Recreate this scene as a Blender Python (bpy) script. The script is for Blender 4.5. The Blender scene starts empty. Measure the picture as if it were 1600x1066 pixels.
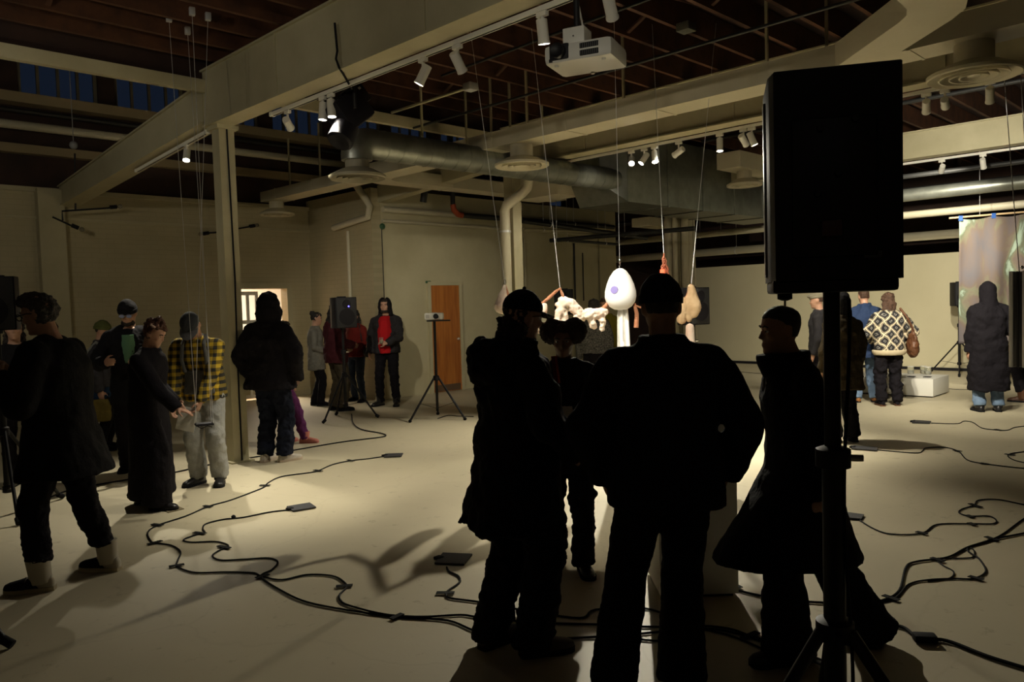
import bpy, bmesh, math, random
from mathutils import Vector, Matrix, noise
random.seed(7)
S = bpy.context.scene
COL = S.collection

# ------------------------------------------------------------------ camera, world, exposure
FPX = 1225.0                       # focal length in pixels of the 1600x1066 frame
CAM = Vector((0.0, 0.0, 1.64))
PITCH = math.atan(58.0 / FPX)
ROLL = 0.030
FW = Vector((1, 1, 0)).normalized()
RT = Vector((1, -1, 0)).normalized()
UPV = Vector((0, 0, 1))
_f = (FW * math.cos(PITCH) - UPV * math.sin(PITCH)).normalized()
_u0 = (UPV * math.cos(PITCH) + FW * math.sin(PITCH)).normalized()
_r = RT * math.cos(ROLL) - _u0 * math.sin(ROLL)
_u = _u0 * math.cos(ROLL) + RT * math.sin(ROLL)
cam_data = bpy.data.cameras.new('camera')
cam_data.sensor_width = 36.0
cam_data.lens = 36.0 * FPX / 1600.0
cam_data.clip_start = 0.05
cam = bpy.data.objects.new('camera', cam_data)
COL.objects.link(cam)
M = Matrix((( _r.x, _u.x, -_f.x, CAM.x), (_r.y, _u.y, -_f.y, CAM.y), (_r.z, _u.z, -_f.z, CAM.z), (0, 0, 0, 1)))
cam.matrix_world = M
S.camera = cam

world = bpy.data.worlds.new('world')
S.world = world
world.use_nodes = True
world.node_tree.nodes['Background'].inputs[0].default_value = (0.055, 0.085, 0.16, 1)
world.node_tree.nodes['Background'].inputs[1].default_value = 0.10

S.view_settings.view_transform = 'Standard'
S.view_settings.look = 'None'
S.view_settings.gamma = 1.0
S.view_settings.use_curve_mapping = False
S.view_settings.exposure = 0.22

# ------------------------------------------------------------------ measuring helpers
def ray(px, py):
    return (_f + _r * ((px - 800) / FPX) + _u * ((533 - py) / FPX))
def on_z(px, py, z=0.0):
    d = ray(px, py); t = (z - CAM.z) / d.z
    return CAM + d * t
def on_X(px, py, X):
    d = ray(px, py); return CAM + d * (X / d.x)
def on_Y(px, py, Y):
    d = ray(px, py); return CAM + d * (Y / d.y)
def at_d(px, py, dep):
    d = ray(px, py); return CAM + d * (dep / d.dot(FW))

# ------------------------------------------------------------------ materials
MATS = {}
def mat(name, col, rough=0.7, metal=0.0, col2=None, nscale=6.0, bump=0.0, bscale=40.0, emit=None, estr=0.0, alpha=None, trans=0.0, spec=0.5, ramp=(0.35, 0.65), sheen=0.0):
    if name in MATS: return MATS[name]
    m = bpy.data.materials.new(name); m.use_nodes = True
    nt = m.node_tree; b = nt.nodes['Principled BSDF']
    b.inputs['Base Color'].default_value = (*col, 1)
    b.inputs['Roughness'].default_value = rough
    b.inputs['Metallic'].default_value = metal
    b.inputs['Specular IOR Level'].default_value = spec
    if sheen: b.inputs['Sheen Weight'].default_value = sheen
    if trans: b.inputs['Transmission Weight'].default_value = trans
    if emit:
        b.inputs['Emission Color'].default_value = (*emit, 1)
        b.inputs['Emission Strength'].default_value = estr
    tc = None
    if col2 or bump:
        tc = nt.nodes.new('ShaderNodeTexCoord')
    if col2:
        n = nt.nodes.new('ShaderNodeTexNoise'); n.inputs['Scale'].default_value = nscale
        n.inputs['Detail'].default_value = 6; n.inputs['Roughness'].default_value = 0.6
        nt.links.new(tc.outputs['Object'], n.inputs['Vector'])
        r = nt.nodes.new('ShaderNodeValToRGB')
        r.color_ramp.elements[0].position = ramp[0]; r.color_ramp.elements[1].position = ramp[1]
        r.color_ramp.elements[0].color = (*col, 1); r.color_ramp.elements[1].color = (*col2, 1)
        nt.links.new(n.outputs['Fac'], r.inputs['Fac'])
        nt.links.new(r.outputs['Color'], b.inputs['Base Color'])
    if bump:
        n2 = nt.nodes.new('ShaderNodeTexNoise'); n2.inputs['Scale'].default_value = bscale
        n2.inputs['Detail'].default_value = 4
        nt.links.new(tc.outputs['Object'], n2.inputs['Vector'])
        bp = nt.nodes.new('ShaderNodeBump'); bp.inputs['Strength'].default_value = bump
        bp.inputs['Distance'].default_value = 0.02
        nt.links.new(n2.outputs['Fac'], bp.inputs['Height'])
        nt.links.new(bp.outputs['Normal'], b.inputs['Normal'])
    MATS[name] = m
    return m

def N(nt, kind, **kw):
    n = nt.nodes.new(kind)
    for k, v in kw.items(): setattr(n, k, v)
    return n

# ------------------------------------------------------------------ mesh helpers
def V3(a): return Vector(a)
class MB:
    def __init__(s): s.v = []; s.f = []
    def add(s, vs, fs):
        o = len(s.v); s.v += [Vector(p) for p in vs]; s.f += [tuple(i + o for i in q) for q in fs]
        return s
    def box(s, c, size, rot=None):
        hx, hy, hz = size[0] / 2, size[1] / 2, size[2] / 2
        vs = [Vector((x, y, z)) for x in (-hx, hx) for y in (-hy, hy) for z in (-hz, hz)]
        if rot is not None: vs = [rot @ p for p in vs]
        c = Vector(c)
        return s.add([p + c for p in vs], [(0, 1, 3, 2), (4, 6, 7, 5), (0, 4, 5, 1), (2, 3, 7, 6), (0, 2, 6, 4), (1, 5, 7, 3)])
    def bbox(s, c, size, b=0.01, rot=None):
        """box with chamfered edges"""
        h = [k / 2 for k in size]; b = min(b, min(h) * 0.9)
        bm = bmesh.new(); bmesh.ops.create_cube(bm, size=1)
        for q in bm.verts: q.co = Vector((q.co.x * size[0], q.co.y * size[1], q.co.z * size[2]))
        bmesh.ops.bevel(bm, geom=bm.edges[:], offset=b, segments=2, affect='EDGES', profile=0.6)
        bm.verts.index_update()
        vs = [q.co.copy() for q in bm.verts]; fs = [tuple(q.index for q in f.verts) for f in bm.faces]
        bm.free()
        if rot is not None: vs = [rot @ p for p in vs]
        c = Vector(c)
        return s.add([p + c for p in vs], fs)
    def span(s, lo, hi):
        lo = Vector(lo); hi = Vector(hi)
        return s.box((lo + hi) / 2, hi - lo)
    def rings(s, rs, cap=True, closed=False):
        n = len(rs[0]); vs = [p for r in rs for p in r]; fs = []
        m = len(rs)
        for i in range(m - 1 if not closed else m):
            a = i * n; b = ((i + 1) % m) * n
            for j in range(n):
                k = (j + 1) % n
                fs.append((a + j, a + k, b + k, b + j))
        if cap and not closed:
            fs.append(tuple(range(n - 1, -1, -1))); fs.append(tuple((m - 1) * n + j for j in range(n)))
        return s.add(vs, fs)
    def tube(s, pts, r, n=8, cap=True, closed=False):
        pts = [Vector(p) for p in pts]; m = len(pts)
        rr = r if isinstance(r, (list, tuple)) else [r] * m
        tan = []
        for i in range(m):
            a = pts[(i - 1) % m] if (i > 0 or closed) else pts[0]; b = pts[(i + 1) % m] if (i < m - 1 or closed) else pts[-1]
            t = b - a
            tan.append(t.normalized() if t.length > 1e-9 else Vector((0, 0, 1)))
        up = Vector((0, 0, 1)) if abs(tan[0].z) < 0.9 else Vector((1, 0, 0))
        u = (up - tan[0] * up.dot(tan[0])).normalized()
        rs = []
        for i in range(m):
            u = (u - tan[i] * u.dot(tan[i]))
            u = u.normalized() if u.length > 1e-6 else tan[i].orthogonal().normalized()
            w = tan[i].cross(u)
            rs.append([pts[i] + (u * math.cos(2 * math.pi * j / n) + w * math.sin(2 * math.pi * j / n)) * rr[i] for j in range(n)])
        return s.rings(rs, cap, closed)
    def bar(s, a, b, w, h=None, up=(0, 0, 1)):
        """straight rectangular bar from a to b, w wide, h tall along up"""
        a = Vector(a); b = Vector(b); h = h or w
        t = (b - a).normalized(); up = Vector(up)
        if abs(t.dot(up)) > 0.95: up = Vector((1, 0, 0))
        sx = t.cross(up).normalized(); uz = sx.cross(t).normalized()
        q = [(-1, -1), (1, -1), (1, 1), (-1, 1)]
        return s.rings([[p + sx * (i * w / 2) + uz * (j * h / 2) for i, j in q] for p in (a, b)])
    def ell(s, c, r, n=14, m=9, rot=None):
        c = Vector(c); r = (r, r, r) if not isinstance(r, (tuple, list)) else r
        rs = []
        for i in range(m):
            th = math.pi * (i + 0.5) / m if False else math.pi * (0.02 + 0.96 * i / (m - 1))
            ring = []
            for j in range(n):
                a = 2 * math.pi * j / n
                p = Vector((r[0] * math.sin(th) * math.cos(a), r[1] * math.sin(th) * math.sin(a), r[2] * math.cos(th)))
                ring.append((rot @ p if rot is not None else p) + c)
            rs.append(ring)
        return s.rings(rs)
    def lathe(s, prof, c=(0, 0, 0), n=24, rot=None, cap=True):
        c = Vector(c); rs = []
        for r, z in prof:
            ring = [Vector((r * math.cos(2 * math.pi * j / n), r * math.sin(2 * math.pi * j / n), z)) for j in range(n)]
            rs.append([(rot @ p if rot is not None else p) + c for p in ring])
        return s.rings(rs, cap)
    def limb(s, pts, rad, n=12):
        for i in range(len(pts) - 1):
            s.tube([pts[i], pts[i + 1]], [rad[i], rad[i + 1]], n)
        for p, r in zip(pts, rad): s.ell(p, r, n, 7)
        return s
    def build(s, name, material, parent=None, smooth=40, recenter=True):
        return obj(name, s, material, parent, smooth, recenter)

def obj(name, mb, material, parent=None, smooth=40, recenter=True):
    me = bpy.data.meshes.new(name)
    vs = mb.v
    off = Vector((0, 0, 0))
    if parent is None and recenter and vs:
        lo = Vector([min(p[i] for p in vs) for i in range(3)]); hi = Vector([max(p[i] for p in vs) for i in range(3)])
        off = Vector(((lo.x + hi.x) / 2, (lo.y + hi.y) / 2, lo.z))
    me.from_pydata([p - off for p in vs], [], mb.f)
    bm = bmesh.new(); bm.from_mesh(me); bmesh.ops.recalc_face_normals(bm, faces=bm.faces[:]); bm.to_mesh(me); bm.free()
    if smooth:
        for p in me.polygons: p.use_smooth = True
        me.set_sharp_from_angle(angle=math.radians(smooth))
    me.materials.append(material)
    o = bpy.data.objects.new(name, me); COL.objects.link(o)
    o.location = off
    if parent is not None: o.parent = parent
    return o
def tag(o, label, cat, group=None, kind=None):
    o['label'] = label; o['category'] = cat
    if group: o['group'] = group
    if kind: o['kind'] = kind
    return o
def thing(name, label, cat, loc=(0, 0, 0), rotz=0.0, group=None, kind=None):
    o = bpy.data.objects.new(name, None); COL.objects.link(o)
    o.empty_display_size = 0.1
    o.location = loc; o.rotation_euler = (0, 0, rotz)
    return tag(o, label, cat, group, kind)
def copy_part(o, parent, loc=None):
    c = o.copy(); COL.objects.link(c); c.parent = parent
    if loc is not None: c.location = loc
    return c
def rotz(a): return Matrix.Rotation(a, 3, 'Z')
def aim(d, roll=0.0):
    """rotation taking +Z to direction d"""
    return Vector(d).to_track_quat('Z', 'Y').to_matrix()
def heading(a):
    """world direction for a facing angle: 0 away from the camera, 90 to its right, 180 towards it"""
    a = math.radians(a); return FW * math.cos(a) + RT * math.sin(a)
def face_rot(a):
    h = heading(a); return math.atan2(h.y, h.x) + math.pi / 2     # local -Y looks along h

# ------------------------------------------------------------------ palette
CREAM = mat('cream_paint', (0.50, 0.455, 0.30), 0.55, col2=(0.44, 0.395, 0.25), nscale=2.5, bump=0.05, bscale=12)
DUCTP = mat('painted_duct', (0.60, 0.55, 0.41), 0.5, col2=(0.55, 0.50, 0.36), nscale=1.8, bump=0.03, bscale=8)
GALV = mat('galvanised_metal', (0.30, 0.31, 0.27), 0.38, 0.75, col2=(0.22, 0.23, 0.20), nscale=5)
WOOD = mat('joist_wood', (0.115, 0.044, 0.018), 0.75, col2=(0.055, 0.021, 0.010), nscale=4, bump=0.1, bscale=30)
DARKWOOD = mat('deck_wood', (0.045, 0.020, 0.014), 0.85, col2=(0.03, 0.014, 0.010), nscale=4)
BLACKP = mat('black_plastic', (0.010, 0.009, 0.012), 0.55, spec=0.25)
BLACKM = mat('black_metal', (0.010, 0.0095, 0.011), 0.45, 0.0, spec=.3)
RUBBER = mat('rubber', (0.012, 0.012, 0.014), 0.8, spec=0.12)
WHITEP = mat('white_plastic', (0.72, 0.70, 0.64), 0.35)
WHITEPT = mat('white_paint', (0.78, 0.76, 0.70), 0.5)
STEEL = mat('steel_wire', (0.70, 0.70, 0.70), 0.4, 0.6)
CHROME = mat('chrome', (0.75, 0.75, 0.78), 0.15, 1.0)
BLACKPIPE = mat('black_pipe', (0.02, 0.02, 0.02), 0.5)
TAPE = mat('black_tape', (0.014, 0.014, 0.014), 0.85, spec=.1)
BROWN = mat('dark_brown_boards', (0.05, 0.024, 0.016), 0.8, col2=(0.03, 0.016, 0.012), nscale=3)

# ------------------------------------------------------------------ the room
def struct(name, mb, m, label, cat, parent=None, smooth=30):
    o = obj(name, mb, m, parent, smooth)
    if parent is None: tag(o, label, cat, kind='structure')
    return o

def floor_material():
    m = bpy.data.materials.new('painted_concrete'); m.use_nodes = True
    nt = m.node_tree; b = nt.nodes['Principled BSDF']
    tc = N(nt, 'ShaderNodeTexCoord')
    n1 = N(nt, 'ShaderNodeTexNoise'); n1.inputs['Scale'].default_value = 0.7; n1.inputs['Detail'].default_value = 8
    n2 = N(nt, 'ShaderNodeTexNoise'); n2.inputs['Scale'].default_value = 9; n2.inputs['Detail'].default_value = 10; n2.inputs['Roughness'].default_value = 0.7
    for n in (n1, n2): nt.links.new(tc.outputs['Object'], n.inputs['Vector'])
    r1 = N(nt, 'ShaderNodeValToRGB')
    r1.color_ramp.elements[0].position = 0.3; r1.color_ramp.elements[1].position = 0.7
    r1.color_ramp.elements[0].color = (0.47, 0.415, 0.29, 1); r1.color_ramp.elements[1].color = (0.57, 0.505, 0.36, 1)
    nt.links.new(n1.outputs['Fac'], r1.inputs['Fac'])
    r2 = N(nt, 'ShaderNodeValToRGB')
    r2.color_ramp.elements[0].position = 0.24; r2.color_ramp.elements[1].position = 0.40
    r2.color_ramp.elements[0].color = (0.45, 0.42, 0.36, 1); r2.color_ramp.elements[1].color = (1, 1, 1, 1)
    nt.links.new(n2.outputs['Fac'], r2.inputs['Fac'])
    mx = N(nt, 'ShaderNodeMixRGB', blend_type='MULTIPLY'); mx.inputs['Fac'].default_value = 0.8
    nt.links.new(r1.outputs['Color'], mx.inputs['Color1']); nt.links.new(r2.outputs['Color'], mx.inputs['Color2'])
    # hairline cracks
    v = N(nt, 'ShaderNodeTexVoronoi', feature='DISTANCE_TO_EDGE'); v.inputs['Scale'].default_value = 0.33
    wn = N(nt, 'ShaderNodeTexNoise'); wn.inputs['Scale'].default_value = 1.4; wn.inputs['Detail'].default_value = 5
    nt.links.new(tc.outputs['Object'], wn.inputs['Vector'])
    ad = N(nt, 'ShaderNodeMixRGB', blend_type='ADD'); ad.inputs['Fac'].default_value = 0.8
    nt.links.new(tc.outputs['Object'], ad.inputs['Color1']); nt.links.new(wn.outputs['Color'], ad.inputs['Color2'])
    nt.links.new(ad.outputs['Color'], v.inputs['Vector'])
    r3 = N(nt, 'ShaderNodeValToRGB')
    r3.color_ramp.elements[0].position = 0.0; r3.color_ramp.elements[1].position = 0.006
    r3.color_ramp.elements[0].color = (0.72, 0.70, 0.66, 1); r3.color_ramp.elements[1].color = (1, 1, 1, 1)
    nt.links.new(v.outputs['Distance'], r3.inputs['Fac'])
    m2 = N(nt, 'ShaderNodeMixRGB', blend_type='MULTIPLY'); m2.inputs['Fac'].default_value = 0.22
    nt.links.new(mx.outputs['Color'], m2.inputs['Color1']); nt.links.new(r3.outputs['Color'], m2.inputs['Color2'])
    nt.links.new(m2.outputs['Color'], b.inputs['Base Color'])
    b.inputs['Roughness'].default_value = 0.52
    b.inputs['Specular IOR Level'].default_value = 0.3
    bp = N(nt, 'ShaderNodeBump'); bp.inputs['Strength'].default_value = 0.12; bp.inputs['Distance'].default_value = 0.01
    nt.links.new(n2.outputs['Fac'], bp.inputs['Height']); nt.links.new(bp.outputs['Normal'], b.inputs['Normal'])
    return m

def brick_paint(name, c1, c2, along):
    """painted brick: colour and the fine relief of the courses"""
    m = bpy.data.materials.new(name); m.use_nodes = True
    nt = m.node_tree; b = nt.nodes['Principled BSDF']
    tc = N(nt, 'ShaderNodeTexCoord'); sp = N(nt, 'ShaderNodeSeparateXYZ'); cb = N(nt, 'ShaderNodeCombineXYZ')
    nt.links.new(tc.outputs['Object'], sp.inputs[0])
    nt.links.new(sp.outputs[along], cb.inputs[0]); nt.links.new(sp.outputs[2], cb.inputs[1])
    br = N(nt, 'ShaderNodeTexBrick'); br.inputs['Scale'].default_value = 1.0
    br.inputs['Brick Width'].default_value = 0.23; br.inputs['Row Height'].default_value = 0.078; br.inputs['Mortar Size'].default_value = 0.006
    br.inputs['Color1'].default_value = (1, 1, 1, 1); br.inputs['Color2'].default_value = (0.9, 0.9, 0.9, 1); br.inputs['Mortar'].default_value = (0.72, 0.72, 0.72, 1)
    nt.links.new(cb.outputs[0], br.inputs['Vector'])
    n1 = N(nt, 'ShaderNodeTexNoise'); n1.inputs['Scale'].default_value = 1.3; n1.inputs['Detail'].default_value = 7
    nt.links.new(tc.outputs['Object'], n1.inputs['Vector'])
    r1 = N(nt, 'ShaderNodeValToRGB'); r1.color_ramp.elements[0].position = 0.3; r1.color_ramp.elements[1].position = 0.7
    r1.color_ramp.elements[0].color = (*c1, 1); r1.color_ramp.elements[1].color = (*c2, 1)
    nt.links.new(n1.outputs['Fac'], r1.inputs['Fac'])
    mx = N(nt, 'ShaderNodeMixRGB', blend_type='MULTIPLY'); mx.inputs['Fac'].default_value = 0.35
    nt.links.new(r1.outputs['Color'], mx.inputs['Color1']); nt.links.new(br.outputs['Color'], mx.inputs['Color2'])
    nt.links.new(mx.outputs['Color'], b.inputs['Base Color'])
    b.inputs['Roughness'].default_value = 0.6
    bp = N(nt, 'ShaderNodeBump'); bp.inputs['Strength'].default_value = 0.15; bp.inputs['Distance'].default_value = 0.01
    nt.links.new(br.outputs['Color'], bp.inputs['Height']); nt.links.new(bp.outputs['Normal'], b.inputs['Normal'])
    return m
BRICKX = brick_paint('painted_brick_long', (0.50, 0.44, 0.28), (0.42, 0.365, 0.225), 0)
BRICKY = brick_paint('painted_brick_return', (0.50, 0.44, 0.28), (0.42, 0.365, 0.225), 1)
PLASTER = mat('cream_plaster', (0.56, 0.51, 0.335), 0.6, col2=(0.49, 0.44, 0.28), nscale=1.5, bump=0.06, bscale=10)
PARTITION = mat('cream_partition', (0.62, 0.56, 0.38), 0.6, col2=(0.58, 0.52, 0.345), nscale=1.0)

X0, X1, Y0, Y1 = -5.0, 19.0, -5.0, 13.6
struct('floor', MB().span((X0 - .2, Y0 - .2, -0.15), (X1 + .2, 18.2, 0)), floor_material(), 'cream painted concrete floor with scuffs and cables', 'floor')
# long brick wall at the left rear, with the doorway
DX0, DX1, DZ = 6.62, 7.56, 2.06
w = MB()
w.span((X0, Y1, 0), (DX0, Y1 + .2, 3.62)); w.span((DX1, Y1, 0), (8.3, Y1 + .2, 3.62)); w.span((DX0, Y1, DZ), (DX1, Y1 + .2, 3.62))
wa = struct('wall_left', w, BRICKX, 'long cream painted brick wall behind the left group of visitors', 'wall')
trim = MB().span((X0, Y1 - .05, 3.56), (8.1, Y1, 3.63)); trim.span((X0, Y1 - .03, 3.15), (8.1, Y1, 3.19))
struct('trim_1', trim, CREAM, 'two cream ledges running along the top of the brick wall', 'trim')
struct('pillar', MB().span((3.42, Y1 - .16, 0), (3.78, Y1, 3.6)), CREAM, 'shallow cream pilaster standing against the left brick wall', 'pillar')
struct('wall_return', MB().span((8.1, 11.5, 0), (8.3, Y1 + .2, 3.75)), BRICKY, 'short cream brick return wall beside the red sweater man', 'wall')
struct('wall_center', MB().span((8.3, 11.5, 0), (15.1, 11.7, 3.75)), PLASTER, 'cream plaster wall holding the orange wooden door', 'wall')
struct('wall_right', MB().span((17.7, Y0, 0), (17.82, 11.5, 2.42)), PARTITION, 'low cream partition wall behind the hanging banner', 'wall')
struct('baseboard_right', MB().span((17.67, Y0, 0), (17.7, 11.5, 0.06)), BLACKP, 'thin dark baseboard along the cream partition', 'baseboard')
struct('wall_far', MB().span((15.1, 13.0, 0), (X1, 13.2, 6.0)), BROWN, 'dark brown boarded wall seen beyond the pipe column', 'wall')
struct('wall_outer', MB().span((X1, Y0, 0), (X1 + .2, 13.2, 6.0)), BROWN, 'dark brown boarded wall rising above the cream partition', 'wall')
struct('wall_near', MB().span((X0 - .2, Y0, 0), (X0, Y1 + .2, 6.0)), BRICKY, 'cream brick wall behind the viewer beside the entrance', 'wall')
struct('wall_side', MB().span((X0, Y0 - .2, 0), (X1, Y0, 4.6)), BRICKX, 'cream brick side wall behind the viewer', 'wall')
# upper wall with the clerestory band
WZ0, WZ1 = 5.02, 5.72
u = MB(); u.span((X0, Y1 + .06, 3.62), (15.1, Y1 + .2, WZ0)); u.span((X0, Y1 + .06, WZ1), (15.1, Y1 + .2, 6.0))
wins = []
x = -3.6
while x < 13.2:
    wins.append((x, x + 1.12)); x += 1.38
edges = [X0] + [e for w_ in wins for e in w_] + [15.1]
for i in range(0, len(edges), 2): u.span((edges[i], Y1 + .06, WZ0), (edges[i + 1], Y1 + .2, WZ1))
struct('wall_upper', u, BROWN, 'dark boarded upper wall around the clerestory windows', 'wall')
GLASS = mat('window_glass', (0.8, 0.85, 0.9), 0.05, trans=1.0)
FRAME = mat('window_frame_paint', (0.16, 0.145, 0.10), 0.6)
for i, (a, b) in enumerate(wins):
    if b < 1.5: continue
    f = MB(); y = Y1 + .1
    f.span((a, y, WZ0), (b, y + .05, WZ0 + .05)); f.span((a, y, WZ1 - .05), (b, y + .05, WZ1)); f.span((a, y, WZ0), (a + .05, y + .05, WZ1)); f.span((b - .05, y, WZ0), (b, y + .05, WZ1))
    for k in (1, 2, 3): f.span((a + (b - a) * k / 4 - .02, y, WZ0), (a + (b - a) * k / 4 + .02, y + .05, WZ1))
    wo = struct('window_%d' % (i + 1), f, FRAME, 'narrow clerestory window with night blue panes, number %d along the upper wall' % (i - 2), 'window')
    wo['label'] = 'clerestory window of four blue panes, %s along the upper brown wall' % ['first', 'second', 'third', 'fourth', 'fifth', 'sixth', 'seventh', 'eighth', 'ninth', 'tenth'][max(0, min(9, i - 3))]
    for k in range(4):
        p = MB().span((a + (b - a) * k / 4 + .02 - wo.location.x, y + .02 - wo.location.y, .04), (a + (b - a) * (k + 1) / 4 - .02 - wo.location.x, y + .028 - wo.location.y, WZ1 - WZ0 - .04))
        obj('pane', p, GLASS, wo, 0)
# roofs
def deck(name, mb, label): return struct(name, mb, DARKWOOD, label, 'ceiling')
ceil = deck('ceiling', MB().span((X0, Y0, 4.54), (X1, 8.42, 4.60)), 'dark timber roof deck carried on brown joists')
deck('ceiling_high', MB().span((X0, 8.36, 6.0), (X1, 13.8, 6.08)), 'dark raised roof deck above the clerestory windows')
struct('wall_fascia', MB().span((X0, 8.36, 4.13), (X1, 8.42, 6.0)), DARKWOOD, 'dark fascia boards above the long white purlin', 'wall')
struct('ceiling_block', MB().span((8.3, 11.7, 3.75), (15.1, 13.66, 3.80)), DARKWOOD, 'dark lid over the plastered room block', 'ceiling')
# joists, each one a part of the roof
JY = [8.05 - 0.47 * k for k in range(28)]
cz = ceil.location
jm = None
for y in JY:
    if jm is None:
        j = obj('joist', MB().span((X0 + .01, -.0225, -.13), (X1 - .01, .0225, .13)), WOOD, ceil, 30)
        j.data.transform(Matrix.Translation((-7.0, 0, 0))); jm = j
    else:
        j = jm.copy(); COL.objects.link(j); j.parent = ceil
    j.location = (7.0 - cz.x, y - cz.y, 4.40 - cz.z)
bm_ = None
for xr in (2.05, 6.45, 10.9, 15.2):
    for i in range(len(JY) - 1):
        ym = (JY[i] + JY[i + 1]) / 2
        if ym < 0: continue
        if bm_ is None:
            b = obj('bridging_brace', MB().bar((0, -.2, -.10), (0, .2, .10), .045, .02), WOOD, ceil, 30); bm_ = b
        else:
            b = bm_.copy(); COL.objects.link(b); b.parent = ceil
        b.location = (xr + (0.03 if i % 2 else -.03) - cz.x, ym - cz.y, 4.40 - cz.z)
        if i % 2: b.rotation_euler = (0, 0, math.pi)
# steel frame
def girder(x, lab, y0=-4.95, y1=8.36, dep=.60):
    g = thing('beam', lab, 'beam', (x, y1, 3.64), kind='structure')
    L = y1 - y0
    obj('web', MB().span((-.085, -L, .015), (.085, -.0, dep)), CREAM, g)
    obj('bottom_flange', MB().span((-.115, -L, 0), (.115, 0, .018)), CREAM, g)
    obj('top_flange', MB().span((-.115, -L, dep - .015), (.115, 0, dep + .003)), CREAM, g)
    for k in range(0, 5):
        obj('stiffener', MB().span((-.10, -1.6 - k * 2.2, .018), (.10, -1.585 - k * 2.2, dep - .015)), CREAM, g)
    return g
girder(3.85, 'large cream steel girder resting on the left column, near the black stage light')
girder(8.35, 'cream steel girder above the hanging egg, carrying the brightest row of spotlights')
girder(12.8, 'cream steel girder over the low white plinth and banner', dep=.40)
girder(-0.6, 'cream steel girder running overhead behind the viewer')
# haunched beam falling to the wall
hb = MB()
prof = [(8.36, 3.69, 4.10), (13.55, 3.36, 3.66)]
hb.rings([[Vector((3.75, y, a)), Vector((3.95, y, a)), Vector((3.95, y, b)), Vector((3.75, y, b))] for y, a, b in prof])
for s_ in (0, 1):
    hb.rings([[Vector((3.72, y, [a, b][s_] - .01)), Vector((3.98, y, [a, b][s_] - .01)), Vector((3.98, y, [a, b][s_] + .01)), Vector((3.72, y, [a, b][s_] + .01))] for y, a, b in prof])
struct('beam', hb, CREAM, 'sloping cream beam falling from the left column to the brick wall', 'beam')
for x_, lab in ((8.35, 'sloping cream beam behind the round steel duct'),):
    hb = MB(); prof = [(8.45, 3.70, 4.08), (11.5, 3.5, 3.8)]
    hb.rings([[Vector((x_ - .1, y, a)), Vector((x_ + .1, y, a)), Vector((x_ + .1, y, b)), Vector((x_ - .1, y, b))] for y, a, b in prof])
    struct('beam', hb, CREAM, lab, 'beam')
struct('beam', MB().span((X0, 8.27, 4.0), (X1, 8.35, 4.13)), CREAM, 'long thin cream purlin crossing the girders under the roof joists', 'beam')
# columns
c = thing('column', 'tall cream steel column standing behind the person in yellow plaid', 'column', (3.90, 8.22, 0), kind='structure')
obj('shaft', MB().span((-.085, -.085, 0), (.085, .085, 3.64)), CREAM, c)
obj('cap_plate', MB().span((-.12, -.13, 3.60), (.12, .13, 3.64)), CREAM, c)
obj('base_plate', MB().span((-.13, -.13, 0), (.13, .13, .015)), CREAM, c)
bl = MB()
for k in range(7): bl.ell((-.125, .07, 3.68 + k * .06), .014, 8, 5)
obj('bolt_row', bl, CREAM, c)
obj('cable', MB().tube([(.0, -.095, 0.02), (.0, -.095, 1.2), (.015, -.095, 2.0), (.0, -.095, 3.6)], .009), RUBBER, c)
c = thing('column', 'cream steel column with a white downpipe, behind the hanging garments', 'column', (8.35, 8.25, 0), kind='structure')
obj('shaft', MB().span((-.09, -.09, 0), (.09, .09, 3.64)), CREAM, c)
obj('downpipe', MB().tube([(-.22, -.05, 0), (-.22, -.05, 3.0), (-.20, -.07, 3.08), (-.05, -.25, 3.25), (.0, -.30, 3.32), (0.0, -.34, 3.45), (0, -.34, 3.6)], .075, 16), DUCTP, c)
for z in (1.3, 2.7): obj('pipe_clamp', MB().lathe([(.08, -.015), (.084, -.015), (.084, .015), (.08, .015)], (-.22, -.05, z), 16), STEEL, c)
c = thing('column', 'cream column wrapped in vertical pipes beside the beige hanging garment', 'column', (12.85, 8.3, 0), kind='structure')
obj('shaft', MB().span((-.1, -.1, 0), (.1, .1, 3.64)), CREAM, c)
for k, (dx, dy, r, dark) in enumerate(((-.22, .08, .075, 0), (-.24, -.08, .05, 0), (-.13, -.22, .07, 0), (.02, -.23, .06, 0), (.12, -.22, .022, 1), (.19, -.18, .055, 0), (.27, -.1, .05, 0), (.33, -.02, .03, 0))):
    obj('riser_pipe', MB().tube([(dx, dy, 0), (dx, dy, 3.6)], r, 14), BLACKPIPE if dark else DUCTP, c)
# doorway and the lit side room beyond
d = thing('door_1', 'cream door frame of the lit doorway behind the hooded visitor', 'door', ((DX0 + DX1) / 2, Y1, 0), kind='structure')
hw = (DX1 - DX0) / 2
fr = MB().span((-hw - .10, -.04, 0), (-hw, -.001, DZ)); fr.span((hw, -.04, 0), (hw + .10, -.001, DZ)); fr.span((-hw - .10, -.04, DZ + .001), (hw + .10, -.001, DZ + .1))
obj('door_frame', fr, CREAM, d)
fr = MB()
for z in (0.06, 0.95, 1.45, 1.98): fr.span((-hw + .006, .104, z - .035), (-hw + .414, .136, z + .035))
for xx in (.03, .21, .39): fr.span((-hw + xx - .025, .10, .05), (-hw + xx + .025, .14, 2.0))
lf = obj('side_light', fr, WHITEPT, d)
for k, xx in enumerate((.12, .30)):
    for z0, z1 in ((.985, 1.415), (1.485, 1.945)):
        obj('pane', MB().span((-hw + xx - .07, .116, z0), (-hw + xx + .07, .122, z1)), GLASS, lf, 0)
    obj('lower_panel', MB().span((-hw + xx - .07, .11, .09), (-hw + xx + .07, .13, .92)), CREAM, lf, 0)
SR = mat('side_room_wall', (0.55, 0.52, 0.46), 0.7)
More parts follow.
